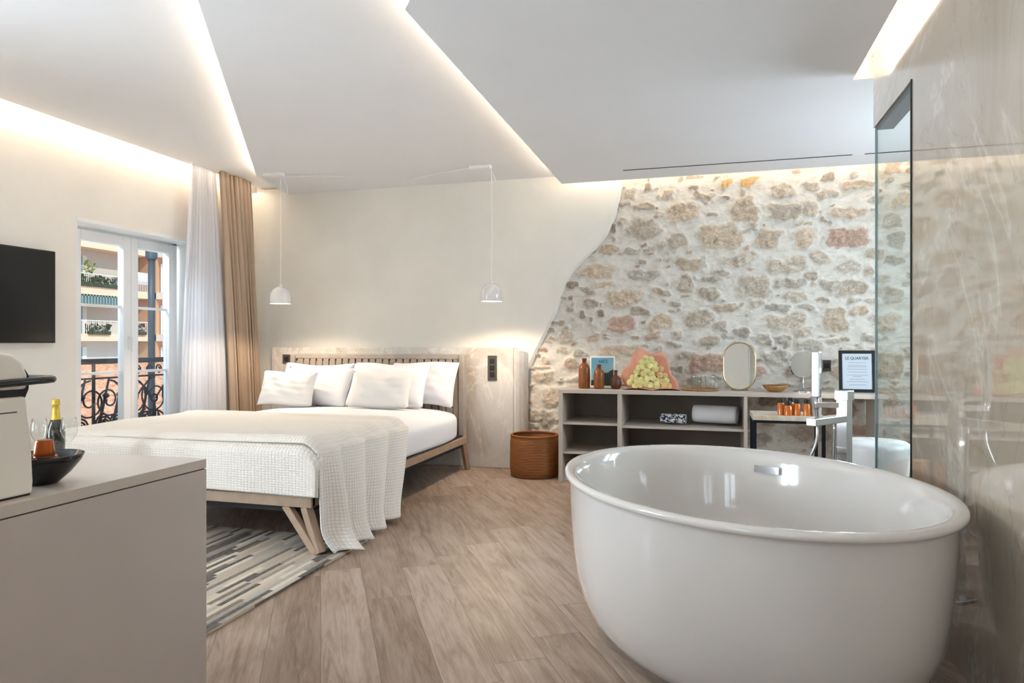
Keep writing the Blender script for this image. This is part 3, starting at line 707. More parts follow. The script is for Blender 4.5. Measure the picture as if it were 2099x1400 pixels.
th = mb.obj('throw_blanket', 'waffle_throw', smooth=True, solid=.008)
tag(th, 'off-white waffle throw draped over the foot of the bed onto the floor', 'blanket')

# pillows
def pillow(w_, h_, t_, seed, m, name, label, loc, lean, rz=0, cat='pillow', flange=0.0, group=None):
    r = random.Random(seed); a_ = [r.uniform(-1, 1) for _ in range(10)]
    def side(sg):
        def fn(u, v):
            x = (u*2-1); z = (v*2-1)
            ex = 1-abs(x)**3.2; ez = 1-abs(z)**3.2
            th_ = t_*(max(0, ex)**.55)*(max(0, ez)**.55)
            th_ *= 1+.10*math.sin(4*x+a_[0]*3)*math.sin(3*z+a_[1]*3)+.05*math.sin(9*x+6*z+a_[2]*3)
            X = x*w_/2*(1-.055*(1-abs(z)**2)) ; Z = z*h_/2*(1-.07*(1-abs(x)**2))
            th_ += t_*.05*math.sin(7*x+9*z+a_[4]*4)*math.sin(5*x-8*z+a_[5]*4)*ex*ez
            Z += .012*math.sin(3*x+a_[3]*4)
            return (X, sg*th_/2, Z)
        return fn
    mb = MB().grid(side(-1), 30, 24); mb.grid(side(1), 30, 24)
    o = mb.obj(name, m, smooth=True)
    import bmesh
    bm = bmesh.new(); bm.from_mesh(o.data); bmesh.ops.remove_doubles(bm, verts=bm.verts, dist=.0008); bmesh.ops.recalc_face_normals(bm, faces=bm.faces); bm.to_mesh(o.data); bm.free()
    o.location = loc; o.rotation_euler = (-lean, 0, rz)
    return tag(o, label, cat, group)
ZB = .585
pillow(.70, .39, .17, 1, 'linen', 'pillow', 'large white pillow leaning on the headboard, rearmost at the left', (-3.36, 5.42, ZB+.155), .48, .05)
pillow(.70, .39, .17, 2, 'linen', 'pillow', 'large white pillow in the left pair, in front of another', (-3.24, 5.24, ZB+.145), .62, -.04)
pillow(.62, .41, .17, 3, 'linen', 'pillow', 'large white pillow with creased edge, rightmost at the headboard', (-2.33, 5.43, ZB+.165), .40, .0)
pillow(.70, .42, .18, 4, 'linen', 'pillow', 'large white pillow in the right pair, behind the small cushion', (-2.57, 5.25, ZB+.16), .54, .06)
pillow(.50, .31, .14, 5, 'linen_soft', 'cushion', 'small off-white cushion in front of the left pillows', (-3.38, 5.02, ZB+.13), .42, .10, 'cushion')
pillow(.52, .31, .14, 6, 'linen_soft', 'cushion', 'small off-white cushion in front of the right pillows', (-2.52, 5.02, ZB+.13), .42, .06, 'cushion')

# ------------------------------------------------------------------ rug
tag(MB().box(-3.9, -1.80, 1.66, 3.43, .001, .012).obj('rug', 'rug_strips'), 'patchwork rug of grey, beige and black hide strips under the bed foot', 'rug')

# ------------------------------------------------------------------ pendants
def pendant(loc, label, can):
    x, y, z = loc
    r = thing('pendant_lamp', label, 'lamp', (x, y, z), 'pendant lamps over the bedsides')
    prof = [(.0865, -.055), (.088, -.052), (.088, .0), (.084, .03), (.072, .058), (.052, .078), (.03, .088), (.016, .092), (.016, .104), (.007, .108)]
    inner = [(.006, .10), (.03, .082), (.068, .052), (.083, 0), (.0855, -.055)]
    MB().lathe(inner+prof, (x, y, z), 40, cap=False).obj('lamp_shade', 'white_enamel', r, smooth=True, angle=40)
    MB().lathe([(0, 0), (.055, 0), (.06, .008), (.055, .014), (0, .014)], (x, y, z-.02), 24).obj('diffuser', 'bulb', r, smooth=True)
    MB().tube([(x, y, z+.10), (x+.004, y, z+.5), (x, y, 2.50), (can[0], can[1], 2.545)], .0028, 6).obj('cord', 'white_paint', r)
    MB().tube([(can[0], can[1], 2.545), (can[0]+.05, can[1], 2.44), (can[0]+.055, can[1]+.01, 2.38), (can[0]+.03, can[1], 2.36), (x, y, 2.45)], .0028, 6).obj('cord', 'white_paint', r)
    MB().box(can[0]-.17, can[0]+.01, can[1]-.03, can[1]+.03, 2.535, 2.562).obj('ceiling_mount', 'white_paint', r, bev=.003)
    l = light('pendant_light', 'SPOT', (x, y, z-.05), 14, (1, .78, .56), spot_size=2.6, spot_blend=.35, shadow_soft_size=.05); l.parent = None
    return r
pendant((-1.654, 5.25, 1.49), 'white dome pendant lamp hanging above the right bedside', (-1.70, 5.35))
pendant((-3.485, 5.075, 1.49), 'white dome pendant lamp hanging beside the drape', (-3.49, 5.1))
MB_c = MB().tube([(-1.87, 5.35, 2.548), (-2.2, 5.38, 2.53), (-2.45, 5.41, 2.50), (-2.2, 5.40, 2.535), (-1.87, 5.36, 2.55)], .0025, 6)
tag(MB_c.obj('lamp_cable', 'white_paint'), 'slack white cable looped along the ceiling left of the right lamp mount', 'cable')
tag(MB().tube([(-3.67, 5.16, 2.555), (-3.2, 5.25, 2.548), (-2.95, 5.3, 2.54), (-3.2, 5.3, 2.55), (-3.6, 5.18, 2.555)], .0025, 6).obj('lamp_cable', 'white_paint'), 'slack white cable along the ceiling near the drape lamp', 'cable')

# sockets
def plate(name, label, x0, x1, z0, z1, y, slots):
    r = thing(name, label, 'socket', ((x0+x1)/2, y, z0))
    MB().box(x0, x1, y-.010, y, z0, z1).obj('plate', 'bronze_plate', r, bev=.002)
    for zc in slots: MB().box((x0+x1)/2-.022, (x0+x1)/2+.022, y-.013, y-.009, zc-.022, zc+.022).obj('insert', 'black_matte', r, bev=.002)
plate('wall_socket', 'tall bronze socket and switch plate on the marble ledge right of the bed', -1.841, -1.757, .77, .989, 5.742, (.88, .82, .94))
plate('wall_socket', 'square bronze socket plate on the marble ledge left of the bed', -3.915, -3.828, .90, .990, 5.742, (.945,))
plate('wall_socket', 'dark socket plate on the stone wall behind the vanity mirror', .905, .965, .875, .965, 5.915, (.92,))

# ------------------------------------------------------------------ shelf unit and desk
DT = .73
sh = thing('shelf_unit', 'long grey-beige open shelf unit with a desk end under the stone wall', 'shelf unit', (.06, 5.6, 0))
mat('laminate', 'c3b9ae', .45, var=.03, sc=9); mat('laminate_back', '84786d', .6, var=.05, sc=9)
MB().box(-1.125, 1.245, 5.353, 5.90, DT-.03, DT).obj('top', 'laminate', sh, bev=.002)
MB().box(-1.125, -1.092, 5.355, 5.90, 0, DT-.03).obj('side_panel', 'laminate', sh)
MB().box(.281, .306, 5.355, 5.90, 0, DT-.03).obj('side_panel', 'laminate', sh)
MB().box(1.215, 1.243, 5.50, 5.90, 0, DT-.03).obj('side_panel', 'laminate', sh)
MB().box(-.656, -.622, 5.357, 5.885, .03, DT-.03).obj('divider', 'laminate', sh)
for z in (.468, .235, .02):
    MB().box(-1.092, -.656, 5.365, 5.885, z-.018, z).obj('shelf', 'laminate', sh); 
for z in (.455, .235, .02):
    MB().box(-.622, .281, 5.365, 5.885, z-.018, z).obj('shelf', 'laminate', sh)
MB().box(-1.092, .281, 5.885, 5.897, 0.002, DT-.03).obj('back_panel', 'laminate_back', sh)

# things on the shelf unit
def vase(loc, prof, label, m, nm='bottle'):
    r = thing(nm, label, 'bottle', loc, 'brown stoneware bottles on the shelf unit')
    k_ = [i for i, p in enumerate(prof) if p[1] > prof[-1][1]*.80][0]
    MB().lathe(prof[:k_+1], loc, 32, cap=True).obj('body', m, r, smooth=True)
    MB().lathe(prof[k_:]+[(prof[-1][0]*.6, prof[-1][1]), (prof[-1][0]*.55, prof[k_][1]+.01)], loc, 32, cap=False).obj('neck', 'stoneware_dark', r, smooth=True)
vase((-.945, 5.52, DT), [(.044, 0), (.047, .01), (.047, .155), (.043, .18), (.03, .196), (.019, .205), (.017, .215), (.017, .228), (.020, .232), (.020, .243), (.016, .246)], 'tall brown stoneware bottle at the left end of the shelf unit', 'stoneware')
vase((-.822, 5.50, DT), [(.037, 0), (.041, .01), (.042, .115), (.038, .14), (.026, .155), (.017, .162), (.016, .18), (.018, .184), (.018, .196), (.014, .198)], 'medium brown stoneware bottle in front of the postcard', 'stoneware')
vase((-.690, 5.53, DT), [(.028, 0), (.038, .012), (.045, .04), (.044, .065), (.034, .09), (.019, .104), (.014, .112), (.013, .135), (.016, .139), (.016, .150), (.012, .152)], 'small dark round stoneware bottle right of the postcard', 'stoneware_dark')
pc = thing('picture_card', 'white bordered picture card of sea sky and dark headland, behind the bottles', 'picture', (-.82, 5.66, DT))
pb = MB().box(-.104, .104, -.004, .004, 0, .262).obj('card', 'white_paint'); pb.parent = pc
pp = MB().box(-.092, .092, -.006, -.003, .016, .248).obj('print', 'postcard'); pp.parent = pc
pc.rotation_euler = (-.12, 0, .02)
o = text('lettering', 'NICE', .034, 'print_ink', pc, (0, 0, 0), (PI/2, 0, 0)); o.location = (.01, -.0066, .215)
# bouquet
bq = thing('bouquet', 'bouquet of yellow roses wrapped in coral paper lying on the shelf unit', 'bouquet', (-.42, 5.55, DT))
def wrap(u, v):
    a_ = -PI*.10+u*PI*1.22
    r0 = .02+.165*v; z = .012+.005
    ct, st_ = math.cos(a_), math.sin(a_)
    fl = 1+.10*math.sin(7*a_+1)*v+.22*max(0, math.sin(a_))*v
    x = -.42+ct*(.05+.15*v)*fl+(-.03*v*math.sin(a_)); z = DT+.008+max(-.006, st_*(.05+.225*v)*fl*.92)
    y = 5.62-.05*v-.05*(1-v)
    return (x, y+.05*(1-abs(ct)), z)
MB().grid(wrap, 46, 10).obj('wrapping_paper', 'pink_paper', bq, smooth=True, solid=.002)
MB().grid(lambda u, v: (-.625+.44*u, 5.42+.22*v+.02*math.sin(9*u), DT+.004+.012*abs(math.sin(6*u))*(1-v)), 20, 4).obj('wrapping_paper', 'pink_paper', bq, smooth=True, solid=.002)
rr = random.Random(11)
def rosehead(name, m, r_):
    mb = MB()
    mb.lathe([(0, -.8*r_), (.6*r_, -.6*r_), (.95*r_, -.1*r_), (1.0*r_, .25*r_), (.86*r_, .5*r_), (.74*r_, .38*r_), (.62*r_, .55*r_), (.46*r_, .42*r_), (.34*r_, .6*r_), (.16*r_, .5*r_), (0, .62*r_)], (0, 0, 0), 12)
    o = mb.obj(name, m, smooth=True); o.parent = bq; return o
proto = [rosehead('flower', 'rose', .026), rosehead('flower', 'rose_peach', .025)]; used = [0, 0]
spots = []
for k_ in range(1400):
    x = rr.uniform(-.16, .155); z = rr.uniform(.02, .245)
    if z > .262-abs(x+.0)**1.5*3.4 or (x > .135 and z > .1): continue
    if all((x-a_)**2+(z-b_)**2 > .034**2 for a_, b_ in spots): spots.append((x, z))
for i, (x, z) in enumerate(spots):
    k_ = 1 if (x > .06 and rr.random() < .75) else 0
    o = proto[k_] if not used[k_] else proto[k_].copy()
    if used[k_]: C.objects.link(o); o.parent = bq
    used[k_] = 1
    dy = -.10+.06*(z/.24)+.03*abs(x)/.14
    o.location = (x, dy, z+.005); o.rotation_euler = (PI/2+rr.uniform(-.5, .15), rr.uniform(-.35, .35), 0)
mb = MB()
for _ in range(40):
    x = rr.uniform(-.12, .12); z = rr.uniform(.02, .2-abs(x)*.9)
    p = (-.42+x, 5.485+rr.uniform(-.01, .02), DT+z); q = [(p[0]+rr.uniform(-.02, .02), p[1]+rr.uniform(-.01, .01), p[2]+rr.uniform(-.02, .02)) for _ in range(3)]
    mb.add([p]+q, [(0, 1, 2), (0, 2, 3)])
lf = mb.obj('foliage', 'leaf', bq); 
# tray with two glasses
tr_ = thing('serving_tray', 'round wooden tray holding two glasses', 'tray', (-.035, 5.54, DT))
MB().lathe([(0, .002), (.13, .002), (.14, .004), (.143, .014), (.139, .014), (.134, .008), (0, .008)], (-.035, 5.54, DT), 48).obj('dish', 'light_wood', tr_, smooth=True)
def tumbler(x, y, label):
    r = thing('drinking_glass', label, 'glass', (x, y, DT+.0085), 'clear tumblers on the round tray')
    MB().lathe([(0, .0), (.036, .0), (.041, .10), (.0395, .10), (.034, .006), (0, .006)], (x, y, DT+.0085), 32).obj('bowl', 'crystal', r, smooth=True)
    MB().lathe([(.0385, .098), (.042, .098), (.042, .102), (.0385, .102)], (x, y, DT+.0085), 32, cap=False).obj('rim', 'satin_chrome', r, smooth=True)
tumbler(-.062, 5.54, 'clear tumbler, left of the two on the round tray'); tumbler(.040, 5.545, 'clear tumbler, right of the two on the round tray')
# oval mirror
def stadium(w_, h_, n=20):
    r_ = w_/2; p = []
    for i in range(n+1): a_ = PI*i/n; p.append((r_*math.cos(a_), h_/2-r_+r_*math.sin(a_)))
    for i in range(n+1): a_ = PI+PI*i/n; p.append((r_*math.cos(a_), -h_/2+r_+r_*math.sin(a_)))
    return p
om = thing('table_mirror', 'oval brass framed mirror standing on the shelf unit', 'mirror', (.26, 5.60, DT))
pts = stadium(.238, .365)
f_ = MB().tube([(x, 0, z) for x, z in pts], .006, 8, closed=True).obj('frame', 'gold', smooth=True)
g_ = MB().prism(stadium(.232, .359), 'y', -.002, .002).obj('glass', 'mirror_dark'); g_.parent = om; f_.parent = om
g_.location = f_.location = (0, 0, .19); g_.rotation_euler = f_.rotation_euler = (-.06, 0, -.10)
b_ = MB().tube([(-.06, .07, .004), (-.06, .0, .006), (.06, .0, .006), (.06, .07, .004)], .005, 8).obj('stand', 'gold', smooth=True); b_.parent = om
b2 = MB().tube([(0, .09, .004), (0, .03, .2)], .004, 8).obj('strut', 'gold', smooth=True); b2.parent = om
# wooden bowl
wb_ = thing('wooden_bowl', 'shallow wooden bowl on the desk end between the two mirrors', 'bowl', (.515, 5.52, DT))
MB().lathe([(0, .0), (.04, .0), (.06, .01), (.085, .035), (.095, .052), (.090, .052), (.08, .036), (.055, .014), (0, .008)], (.515, 5.52, DT), 40).obj('shell', 'light_wood', wb_, smooth=True)
MB().lathe([(0, .0085), (.055, .0145), (.078, .036), (.086, .048)], (.515, 5.52, DT), 40, cap=False).obj('inside', 'dark_wood', wb_, smooth=True)
# vanity mirror
vm = thing('vanity_mirror', 'round vanity mirror on a thin stem beside the tub filler', 'mirror', (.715, 5.56, DT))
x, y = .715, 5.56
MB().lathe([(0, 0), (.07, 0), (.07, .008), (.06, .012), (0, .012)], (x, y, DT), 32).obj('base', 'satin_chrome', vm, smooth=True, angle=40)
MB().tube([(x, y, DT+.01), (x, y, DT+.12)], .006, 8).obj('stem', 'satin_chrome', vm, smooth=True)
d = MB().lathe([(0, -.006), (.098, -.006), (.103, 0), (.098, .006), (0, .006)], (0, 0, 0), 48).obj('rim', 'satin_chrome', smooth=True, angle=40)
d2 = MB().lathe([(0, .0062), (.097, .0062), (.097, .0075), (0, .0075)], (0, 0, 0), 48).obj('glass', 'mirror')
for q in (d, d2): q.parent = vm; q.location = (0, 0, .205); q.rotation_euler = (PI/2+.04, 0, .30)
# framed sign
sg = thing('framed_sign', 'black framed printed card leaning at the right end of the desk', 'sign', (1.10, 5.62, DT))
def SP(mb, nm, m, p=sg, **k): o = mb.obj(nm, m, **k); o.parent = p; return o
mb = MB(); W_, H_, b_ = .125, .315, .024
mb.box(-W_, W_, -.008, .008, 0, b_); mb.box(-W_, W_, -.008, .008, H_-b_, H_); mb.box(-W_, -W_+b_, -.008, .008, b_, H_-b_); mb.box(W_-b_, W_, -.008, .008, b_, H_-b_)
SP(mb, 'frame', 'black_paint', bev=.002); SP(MB().box(-W_+b_, W_-b_, -.003, .004, b_, H_-b_), 'card', 'paper')
SP(MB().box(-W_, W_, .008, .012, 0, H_), 'backing', 'light_wood')
o = text('title', 'LE QUARTIER', .026, 'print_ink', sg, (0, 0, 0), (PI/2, 0, 0)); o.location = (0, -.0036, .255); o.scale = (1.02, 1.2, 1)
mb = MB(); r5 = random.Random(5)
for i, z in enumerate((.222, .200, .190, .172, .150, .128, .118, .097, .078, .055)):
    w_ = r5.uniform(.03, .075); mb.box(-w_, w_, -.0040, -.003, z, z+.0028)
SP(mb, 'small_print', 'print_grey')
sg.rotation_euler = (-.10, 0, -.02)
cb = MB().tube([(1.24, 5.80, DT+.30), (1.28, 5.80, DT+.27), (1.30, 5.80, DT+.16), (1.30, 5.80, DT+.05), (1.28, 5.82, DT+.003)], .003, 6)
cb.v = [(v[0]-.045, v[1], v[2]) for v in cb.v]
tag(cb.obj('power_cord', 'white_paint', smooth=True), 'thin white cord rising behind the framed card', 'cord')
# things in the shelf
def rolled(name, label, x0, x1, y, z, r_, m, rz=0, tw=0):
    def spir():
        return [((r_*(1-.82*i/80))*math.cos(2*PI*3*i/80), (r_*(1-.82*i/80))*math.sin(2*PI*3*i/80)) for i in range(81)]
    r = thing(name, label, 'towel', ((x0+x1)/2, y, z)); L = (x1-x0)/2; sp = spir()
    def fn(u, v):
        i = int(u*80); a_, c_ = sp[min(i, 80)]
        e_ = abs(v*2-1); k_ = 1-.05*e_**6
        return ((v*2-1)*L, a_*k_*1.15, r_+c_*k_*(1+tw*(v-.5)))
    o = MB().grid(fn, 80, 14).obj('roll', m, smooth=True, solid=.006); o.parent = r
    r.rotation_euler = (0, 0, rz); return r
rolled('rolled_towel', 'rolled white towel on the upper shelf', -.085, .245, 5.58, .461, .076, 'towel', -.20)
rolled('patterned_cloth', 'black and white patterned cloth bundle beside the rolled towel', -.335, -.14, 5.54, .461, .040, 'patterned_cloth', -.15)

# ------------------------------------------------------------------ wicker basket
bk = thing('wicker_basket', 'round brown wicker basket between the ledge and the shelf unit', 'basket', (-1.355, 5.50, 0))
bc = (-1.365, 5.525, 0)
MB().lathe([(.185, 0), (.198, .006), (.205, .08), (.203, .28), (.196, .335), (.188, .335), (.192, .28), (.192, .03), (0, .03)], bc, 56).obj('body', 'wicker', bk, smooth=True)
MB().lathe([(.192+.010*math.cos(a_), .335+.010*math.sin(a_)) for a_ in [2*PI*i/10 for i in range(11)]], bc, 56, cap=False).obj('rim', 'wicker', bk, smooth=True)

# ------------------------------------------------------------------ bathtub
TC_, TA, TB, TP = (.117, 2.664), .794, .621, math.radians(-61.1)
tub = thing('bathtub', 'large oval white freestanding bathtub with a rolled rim', 'bathtub', (TC_[0], TC_[1], 0))
prof = [(.0, .0), (.64, .0), (.72, .010), (.79, .036), (.85, .08), (.895, .14), (.925, .21), (.945, .30), (.957, .40), (.965, .50), (.968, .565),
        (.971, .576), (.980, .580), (.992, .582), (.9985, .587), (1.0, .594), (.9975, .601), (.990, .606), (.975, .607), (.955, .605), (.938, .600), (.925, .588), (.914, .56),
        (.885, .46), (.86, .36), (.82, .25), (.76, .165), (.66, .105), (.5, .08), (.25, .07), (.0, .066)]
MB().lathe(prof, (TC_[0], TC_[1], .002), 128, TA, TB, TP).obj('shell', 'white_enamel', tub, smooth=True)
# overflow plate on the far inner wall
def tubpt(k_, z, ang):
    x = TA*k_*math.cos(ang); y = TB*k_*math.sin(ang); return (TC_[0]+x*math.cos(TP)-y*math.sin(TP), TC_[1]+x*math.sin(TP)+y*math.cos(TP), z)
ov = MB(); n_ = 14; A0 = math.radians(130)
vs_ = []
for i in range(n_+1):
    a_ = A0-math.radians(5.0)+math.radians(10)*i/n_
    for kk_, z in ((.8955, .545), (.8885, .515), (.884, .516), (.890, .546)): vs_.append(tubpt(kk_-.006, z, a_))
fs = []
for i in range(n_):
    for j in range(4): fs.append((i*4+j, i*4+(j+1) % 4, (i+1)*4+(j+1) % 4, (i+1)*4+j))
fs += [(0, 1, 2, 3), (n_*4+3, n_*4+2, n_*4+1, n_*4)]
ov.add(vs_, fs).obj('overflow_plate', 'satin_chrome', tub)
MB().lathe([(0, 0), (.045, 0), (.048, .004), (.02, .010), (0, .010)], (TC_[0], TC_[1], .068), 32).obj('drain', 'satin_chrome', tub, smooth=True)

# tub filler
fl = thing('tub_filler', 'freestanding square chrome tub filler with hand shower', 'tap', (.60, 3.337, 0))
fx, fy = .60, 3.337
MB().box(fx-.024, fx+.024, fy-.024, fy+.024, .0, .886).obj('column', 'chrome', fl, bev=.002)
MB().box(fx-.05, fx+.05, fy-.05, fy+.05, .0, .012).obj('floor_plate', 'chrome', fl, bev=.002)
FA = -.656
def L(dx, dy): return (fx+dx*math.cos(-FA)-dy*math.sin(-FA), fy+dx*math.sin(-FA)+dy*math.cos(-FA))
MB().bar((fx, fy-.02, .765), (fx, fy-.275, .765), .045, .032).obj('spout', 'chrome', fl, bev=.003)
MB().box(fx-.03, fx+.03, fy-.03, fy+.03, .845, .889).obj('lever', 'chrome', fl, bev=.003)
q = L(-.115, 0)
MB().bar((fx, fy, .822), (q[0], q[1], .822), .024, .024).obj('shower_holder', 'chrome', fl, bev=.002)
hx, hy = L(-.115, .0)
hs = MB().box(hx-.018, hx+.018, hy-.014, hy+.014, .855, 1.062).obj('hand_shower', 'chrome', fl, bev=.006)
MB().tube([(hx, hy, .856), (hx, hy, .80)], .011, 10).obj('hose_connector', 'chrome', hs, smooth=True)
hz = [L(a_, b_)+(c_,) for a_, b_, c_ in ((-.115, 0, .81), (-.11, .01, .72), (-.12, 0, .64), (-.175, 0, .5), (-.205, 0, .38), (-.15, 0, .25), (-.05, .035, .30), (-.045, .02, .5), (-.04, .0, .74))]
def smooth_pts(P, k=6):
    out = []; P = [Vector(p) for p in P]
    for i in range(len(P)-1):
        p0, p1, p2, p3 = P[max(0, i-1)], P[i], P[i+1], P[min(len(P)-1, i+2)]
        for j in range(k):
            q = j/k; out.append(.5*((2*p1)+(p2-p0)*q+(2*p0-5*p1+4*p2-p3)*q*q+(3*p1-p0-3*p2+p3)*q**3))
    return out+[P[-1]]
MB().tube(smooth_pts(hz), .007, 8).obj('hose', 'chrome', fl, smooth=True)
fl.rotation_euler = (0, 0, FA)

# marble topped side table with toiletries
tb = thing('side_table', 'small marble topped side table with dark metal legs behind the bathtub', 'table', (.48, 4.62, 0))
X0, X1, Y0, Y1, TT = .285, .70, 4.45, 4.76, .655
MB().box(X0, X1, Y0, Y1, TT-.03, TT).obj('top', 'marble_top', tb, bev=.003)
for xx, yy in ((X0+.012, Y0+.012), (X1-.012, Y0+.012), (X0+.012, Y1-.012), (X1-.012, Y1-.012)):
    MB().box(xx-.010, xx+.010, yy-.010, yy+.010, 0, TT-.03).obj('leg', 'dark_metal', tb)
mb = MB()
for a_, b_ in (((X0, Y0+.012), (X1, Y0+.012)), ((X0, Y1-.012), (X1, Y1-.012)), ((X0+.012, Y0), (X0+.012, Y1)), ((X1-.012, Y0), (X1-.012, Y1))):
    mb.bar((a_[0], a_[1], TT-.038), (b_[0], b_[1], TT-.038), .016, .016)
mb.obj('frame', 'dark_metal', tb)
def amber(x, y, label, h_=.075, r_=.021):
    r = thing('toiletry_bottle', label, 'bottle', (x, y, TT), 'amber toiletry bottles on the side table')
    MB().lathe([(0, 0), (r_, 0), (r_, h_*.86), (r_*.7, h_), (r_*.6, h_)], (x, y, TT), 24).obj('body', 'amber', r, smooth=True, angle=40)
    MB().lathe([(r_*.72, h_), (r_*.75, h_+.024), (r_*.7, h_+.027), (0, h_+.027)], (x, y, TT), 20).obj('cap', 'black_matte', r, smooth=True, angle=40)
amber(.455, 4.53, 'amber toiletry bottle with black cap, leftmost on the side table')
amber(.493, 4.495, 'short amber jar standing second from the left on the side table', .062, .023)
amber(.515, 4.56, 'amber toiletry bottle behind the short jar on the side table', .078)
amber(.545, 4.51, 'amber toiletry bottle right of the short jar on the side table', .074)
amber(.600, 4.51, 'amber toiletry bottle standing apart at the right on the side table', .074)
tag(MB().lathe([(0, 0), (.030, 0), (.034, .09), (.033, .115), (.029, .115), (.029, .09), (0, .01)], (.655, 4.53, TT), 28).obj('bathroom_cup', 'tumbler', smooth=True, angle=50), 'grey-beige cup right of the amber bottles on the side table', 'cup')
# round wicker pouf beneath
tag(MB().lathe([(.0, 0), (.16, 0), (.185, .03), (.195, .15), (.185, .27), (.15, .315), (.08, .335), (0, .34)], (.31, 4.985, .002), 48).obj('pouf', 'wicker', smooth=True), 'low brown woven pouf behind the bathtub rim', 'pouf')
# low white stool behind the glass
ws = thing('stool', 'low white rounded stool standing behind the glass panel', 'stool', (1.0, 4.62, 0))
MB().lathe([(0, 0), (.15, 0), (.165, .01), (.17, .2), (.19, .38), (.20, .46), (.195, .485), (.175, .5), (0, .505)], (1.0, 4.62, .002), 48).obj('drum', 'white_stool', ws, smooth=True)

# ------------------------------------------------------------------ console with coffee things
mat('console_grey', 'c9c0bb', .5, var=.02, sc=5); mat('console_top', 'cfc5bb', .28, var=.03, sc=5); mat('shadow_gap', '4d4742', .8)
cs = thing('console', 'grey-beige console cabinet in the near left corner', 'cabinet', (-2.0, .6, 0))
CX, CY, CZ = -1.367, 1.637, .77
MB().box(-2.6, CX, -.6, CY, CZ-.026, CZ).obj('top', 'console_top', cs, bev=.001)
MB().box(-2.59, CX-.004, -.59, CY-.004, CZ-.029, CZ-.026).obj('shadow_gap', 'shadow_gap', cs)
MB().box(-2.6, CX, -.6, CY, .0, CZ-.029).obj('carcass', 'console_grey', cs)
# coffee machine
cm = thing('coffee_machine', 'cream capsule coffee machine on the console', 'coffee machine', (-1.47, .95, CZ))
px = [(.74, CZ+.004), (1.146, CZ+.004), (1.148, .80), (1.142, .91), (1.135, .94), (1.132, .985), (.74, .985)]
MB().prism(px, 'x', -1.55, -1.405).obj('body', 'machine_cream', cm, bev=.006, seg=3)
px = [(.74, 1.0), (1.138, 1.0), (1.140, 1.03), (1.128, 1.058), (1.105, 1.076), (1.07, 1.082), (.74, 1.082)]
MB().prism(px, 'x', -1.545, -1.41).obj('head', 'machine_cream', cm, bev=.008, seg=3)
MB().prism([(1.13, .965), (1.146, 1.0), (1.146, 1.03), (1.136, 1.045), (1.0, 1.03), (1.0, .965)], 'x', -1.54, -1.415).obj('spout_block', 'black_gloss', cm, bev=.003)
MB().tube(smooth_pts([(-1.402, .74, 1.003), (-1.402, .95, 1.011), (-1.404, 1.13, 1.017), (-1.412, 1.19, 1.018), (-1.44, 1.215, 1.018), (-1.515, 1.215, 1.018), (-1.545, 1.19, 1.018), (-1.552, 1.13, 1.016), (-1.553, .95, 1.01)]), .0085, 10).obj('lever', 'black_gloss', cm, smooth=True)
MB().box(-1.4052, -1.4045, .74, 1.11, .952, .9545).obj('seam', 'shadow_gap', cm)
MB().prism([(.75, CZ), (1.143, CZ), (1.143, CZ+.005), (.75, CZ+.005)], 'x', -1.545, -1.41).obj('foot', 'black_matte', cm)
# black bowl with copper capsules
cbx, cby = -1.495, 1.243
tag(MB().lathe([(0, 0), (.03, 0), (.034, .004), (.058, .026), (.078, .052), (.085, .068), (.082, .069), (.074, .052), (.05, .024), (0, .010)], (cbx, cby, CZ), 48).obj('capsule_bowl', 'black_gloss', smooth=True), 'black bowl of coffee capsules behind the coffee machine', 'bowl')
def capsule(x, y, z, label, rot=(0, 0, 0), sc_=1):
    r = thing('coffee_capsule', label, 'capsule', (x, y, z), 'coffee capsules in the black bowl'); r.rotation_euler = rot; ORG[r.name] = Vector((0, 0, 0))
    MB().lathe([(0.0205, .0), (.0215, .004), (.0180, .034), (.0150, .038), (0, .0385)], (0, 0, 0), 28).obj('cup', 'copper', r, smooth=True, angle=50)
    MB().lathe([(0, -.0015), (.025, -.0015), (.025, .0005), (0, .0005)], (0, 0, 0), 28).obj('foil_rim', 'satin_chrome', r)
    return r
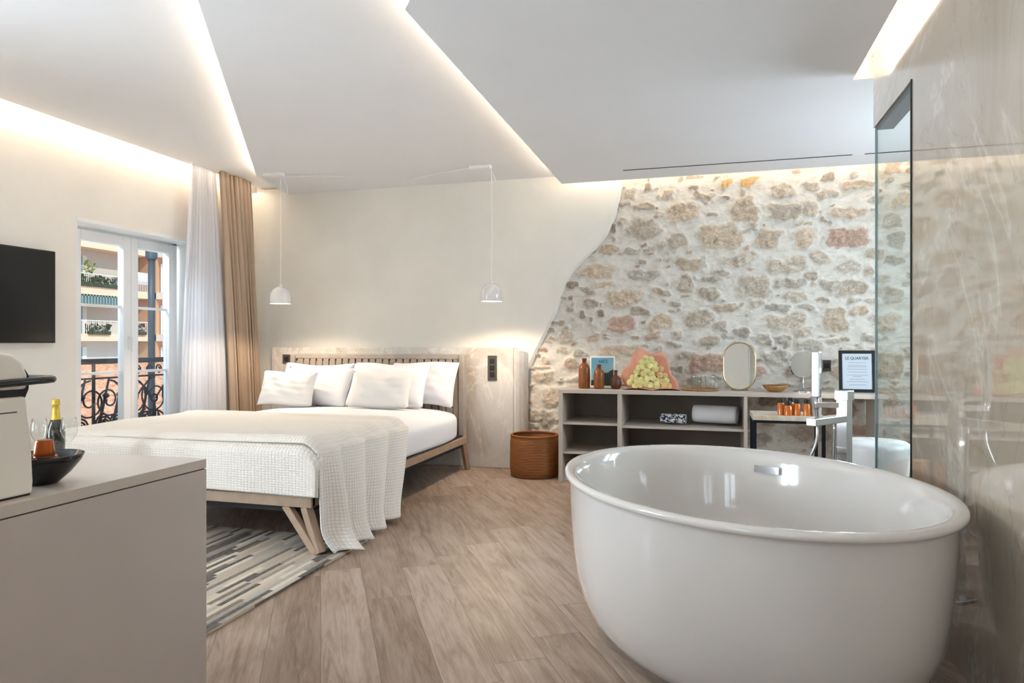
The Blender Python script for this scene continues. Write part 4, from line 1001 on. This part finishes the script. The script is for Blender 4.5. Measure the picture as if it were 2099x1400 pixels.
capsule(-1.468, 1.225, .838, 'copper coffee capsule standing upright on top in the black bowl')
capsule(-1.468, 1.225, .797, 'coffee capsule lying beneath the top one in the black bowl')
capsule(-1.500, 1.272, .80, 'silver rimmed coffee capsule tipped behind the copper one', (.5, .4, 0))
capsule(-1.528, 1.225, .803, 'coffee capsule in the black bowl hidden by the machine', (-.3, -.4, 0))
# small round table with champagne and glasses
st_ = thing('side_table', 'small round white side table between the console and the bed foot', 'table', (-3.26, 2.78, 0))
MB().lathe([(0, 0), (.23, 0), (.235, .006), (.23, .012), (0, .012)], (-3.26, 2.76, .488), 48).obj('top', 'white_paint', st_, smooth=True, angle=40)
MB().tube([(-3.26, 2.76, .02), (-3.26, 2.76, .49)], .018, 16).obj('stem', 'white_paint', st_, smooth=True)
MB().lathe([(0, 0), (.15, 0), (.15, .008), (.03, .018), (0, .018)], (-3.26, 2.76, .0125), 40).obj('base', 'white_paint', st_, smooth=True)
ch = thing('champagne_bottle', 'dark green champagne bottle with gold foil neck on the round side table', 'bottle', (-3.29, 2.81, .50))
MB().lathe([(0, .004), (.03, 0), (.043, .006), (.044, .13), (.040, .155), (.028, .185), (.0185, .21)], (-3.29, 2.81, .50), 36).obj('body', 'bottle_green', ch, smooth=True)
MB().lathe([(.024, .195), (.0195, .21), (.0165, .25), (.0155, .272), (.019, .274), (.019, .283), (.0165, .286), (.0185, .292), (.017, .304), (0, .306)], (-3.29, 2.81, .50), 32, cap=False).obj('foil', 'gold_foil', ch, smooth=True)
def flute(x, y, label):
    MBp = [(0, 0), (.034, .0), (.034, .003), (.006, .008), (.0035, .015), (.0035, .085), (.012, .098), (.030, .125), (.0385, .155), (.036, .19), (.031, .22), (.030, .22), (.035, .19), (.0375, .155), (.029, .126), (.010, .1), (0, .096)]
    tag(MB().lathe(MBp, (x, y, .5005), 40).obj('wine_glass', 'crystal', smooth=True), label, 'glass', 'wine glasses beside the champagne')
flute(-3.215, 2.655, 'wine glass left of the champagne bottle, next to the coffee machine'); flute(-3.115, 2.735, 'wine glass right of the champagne bottle')
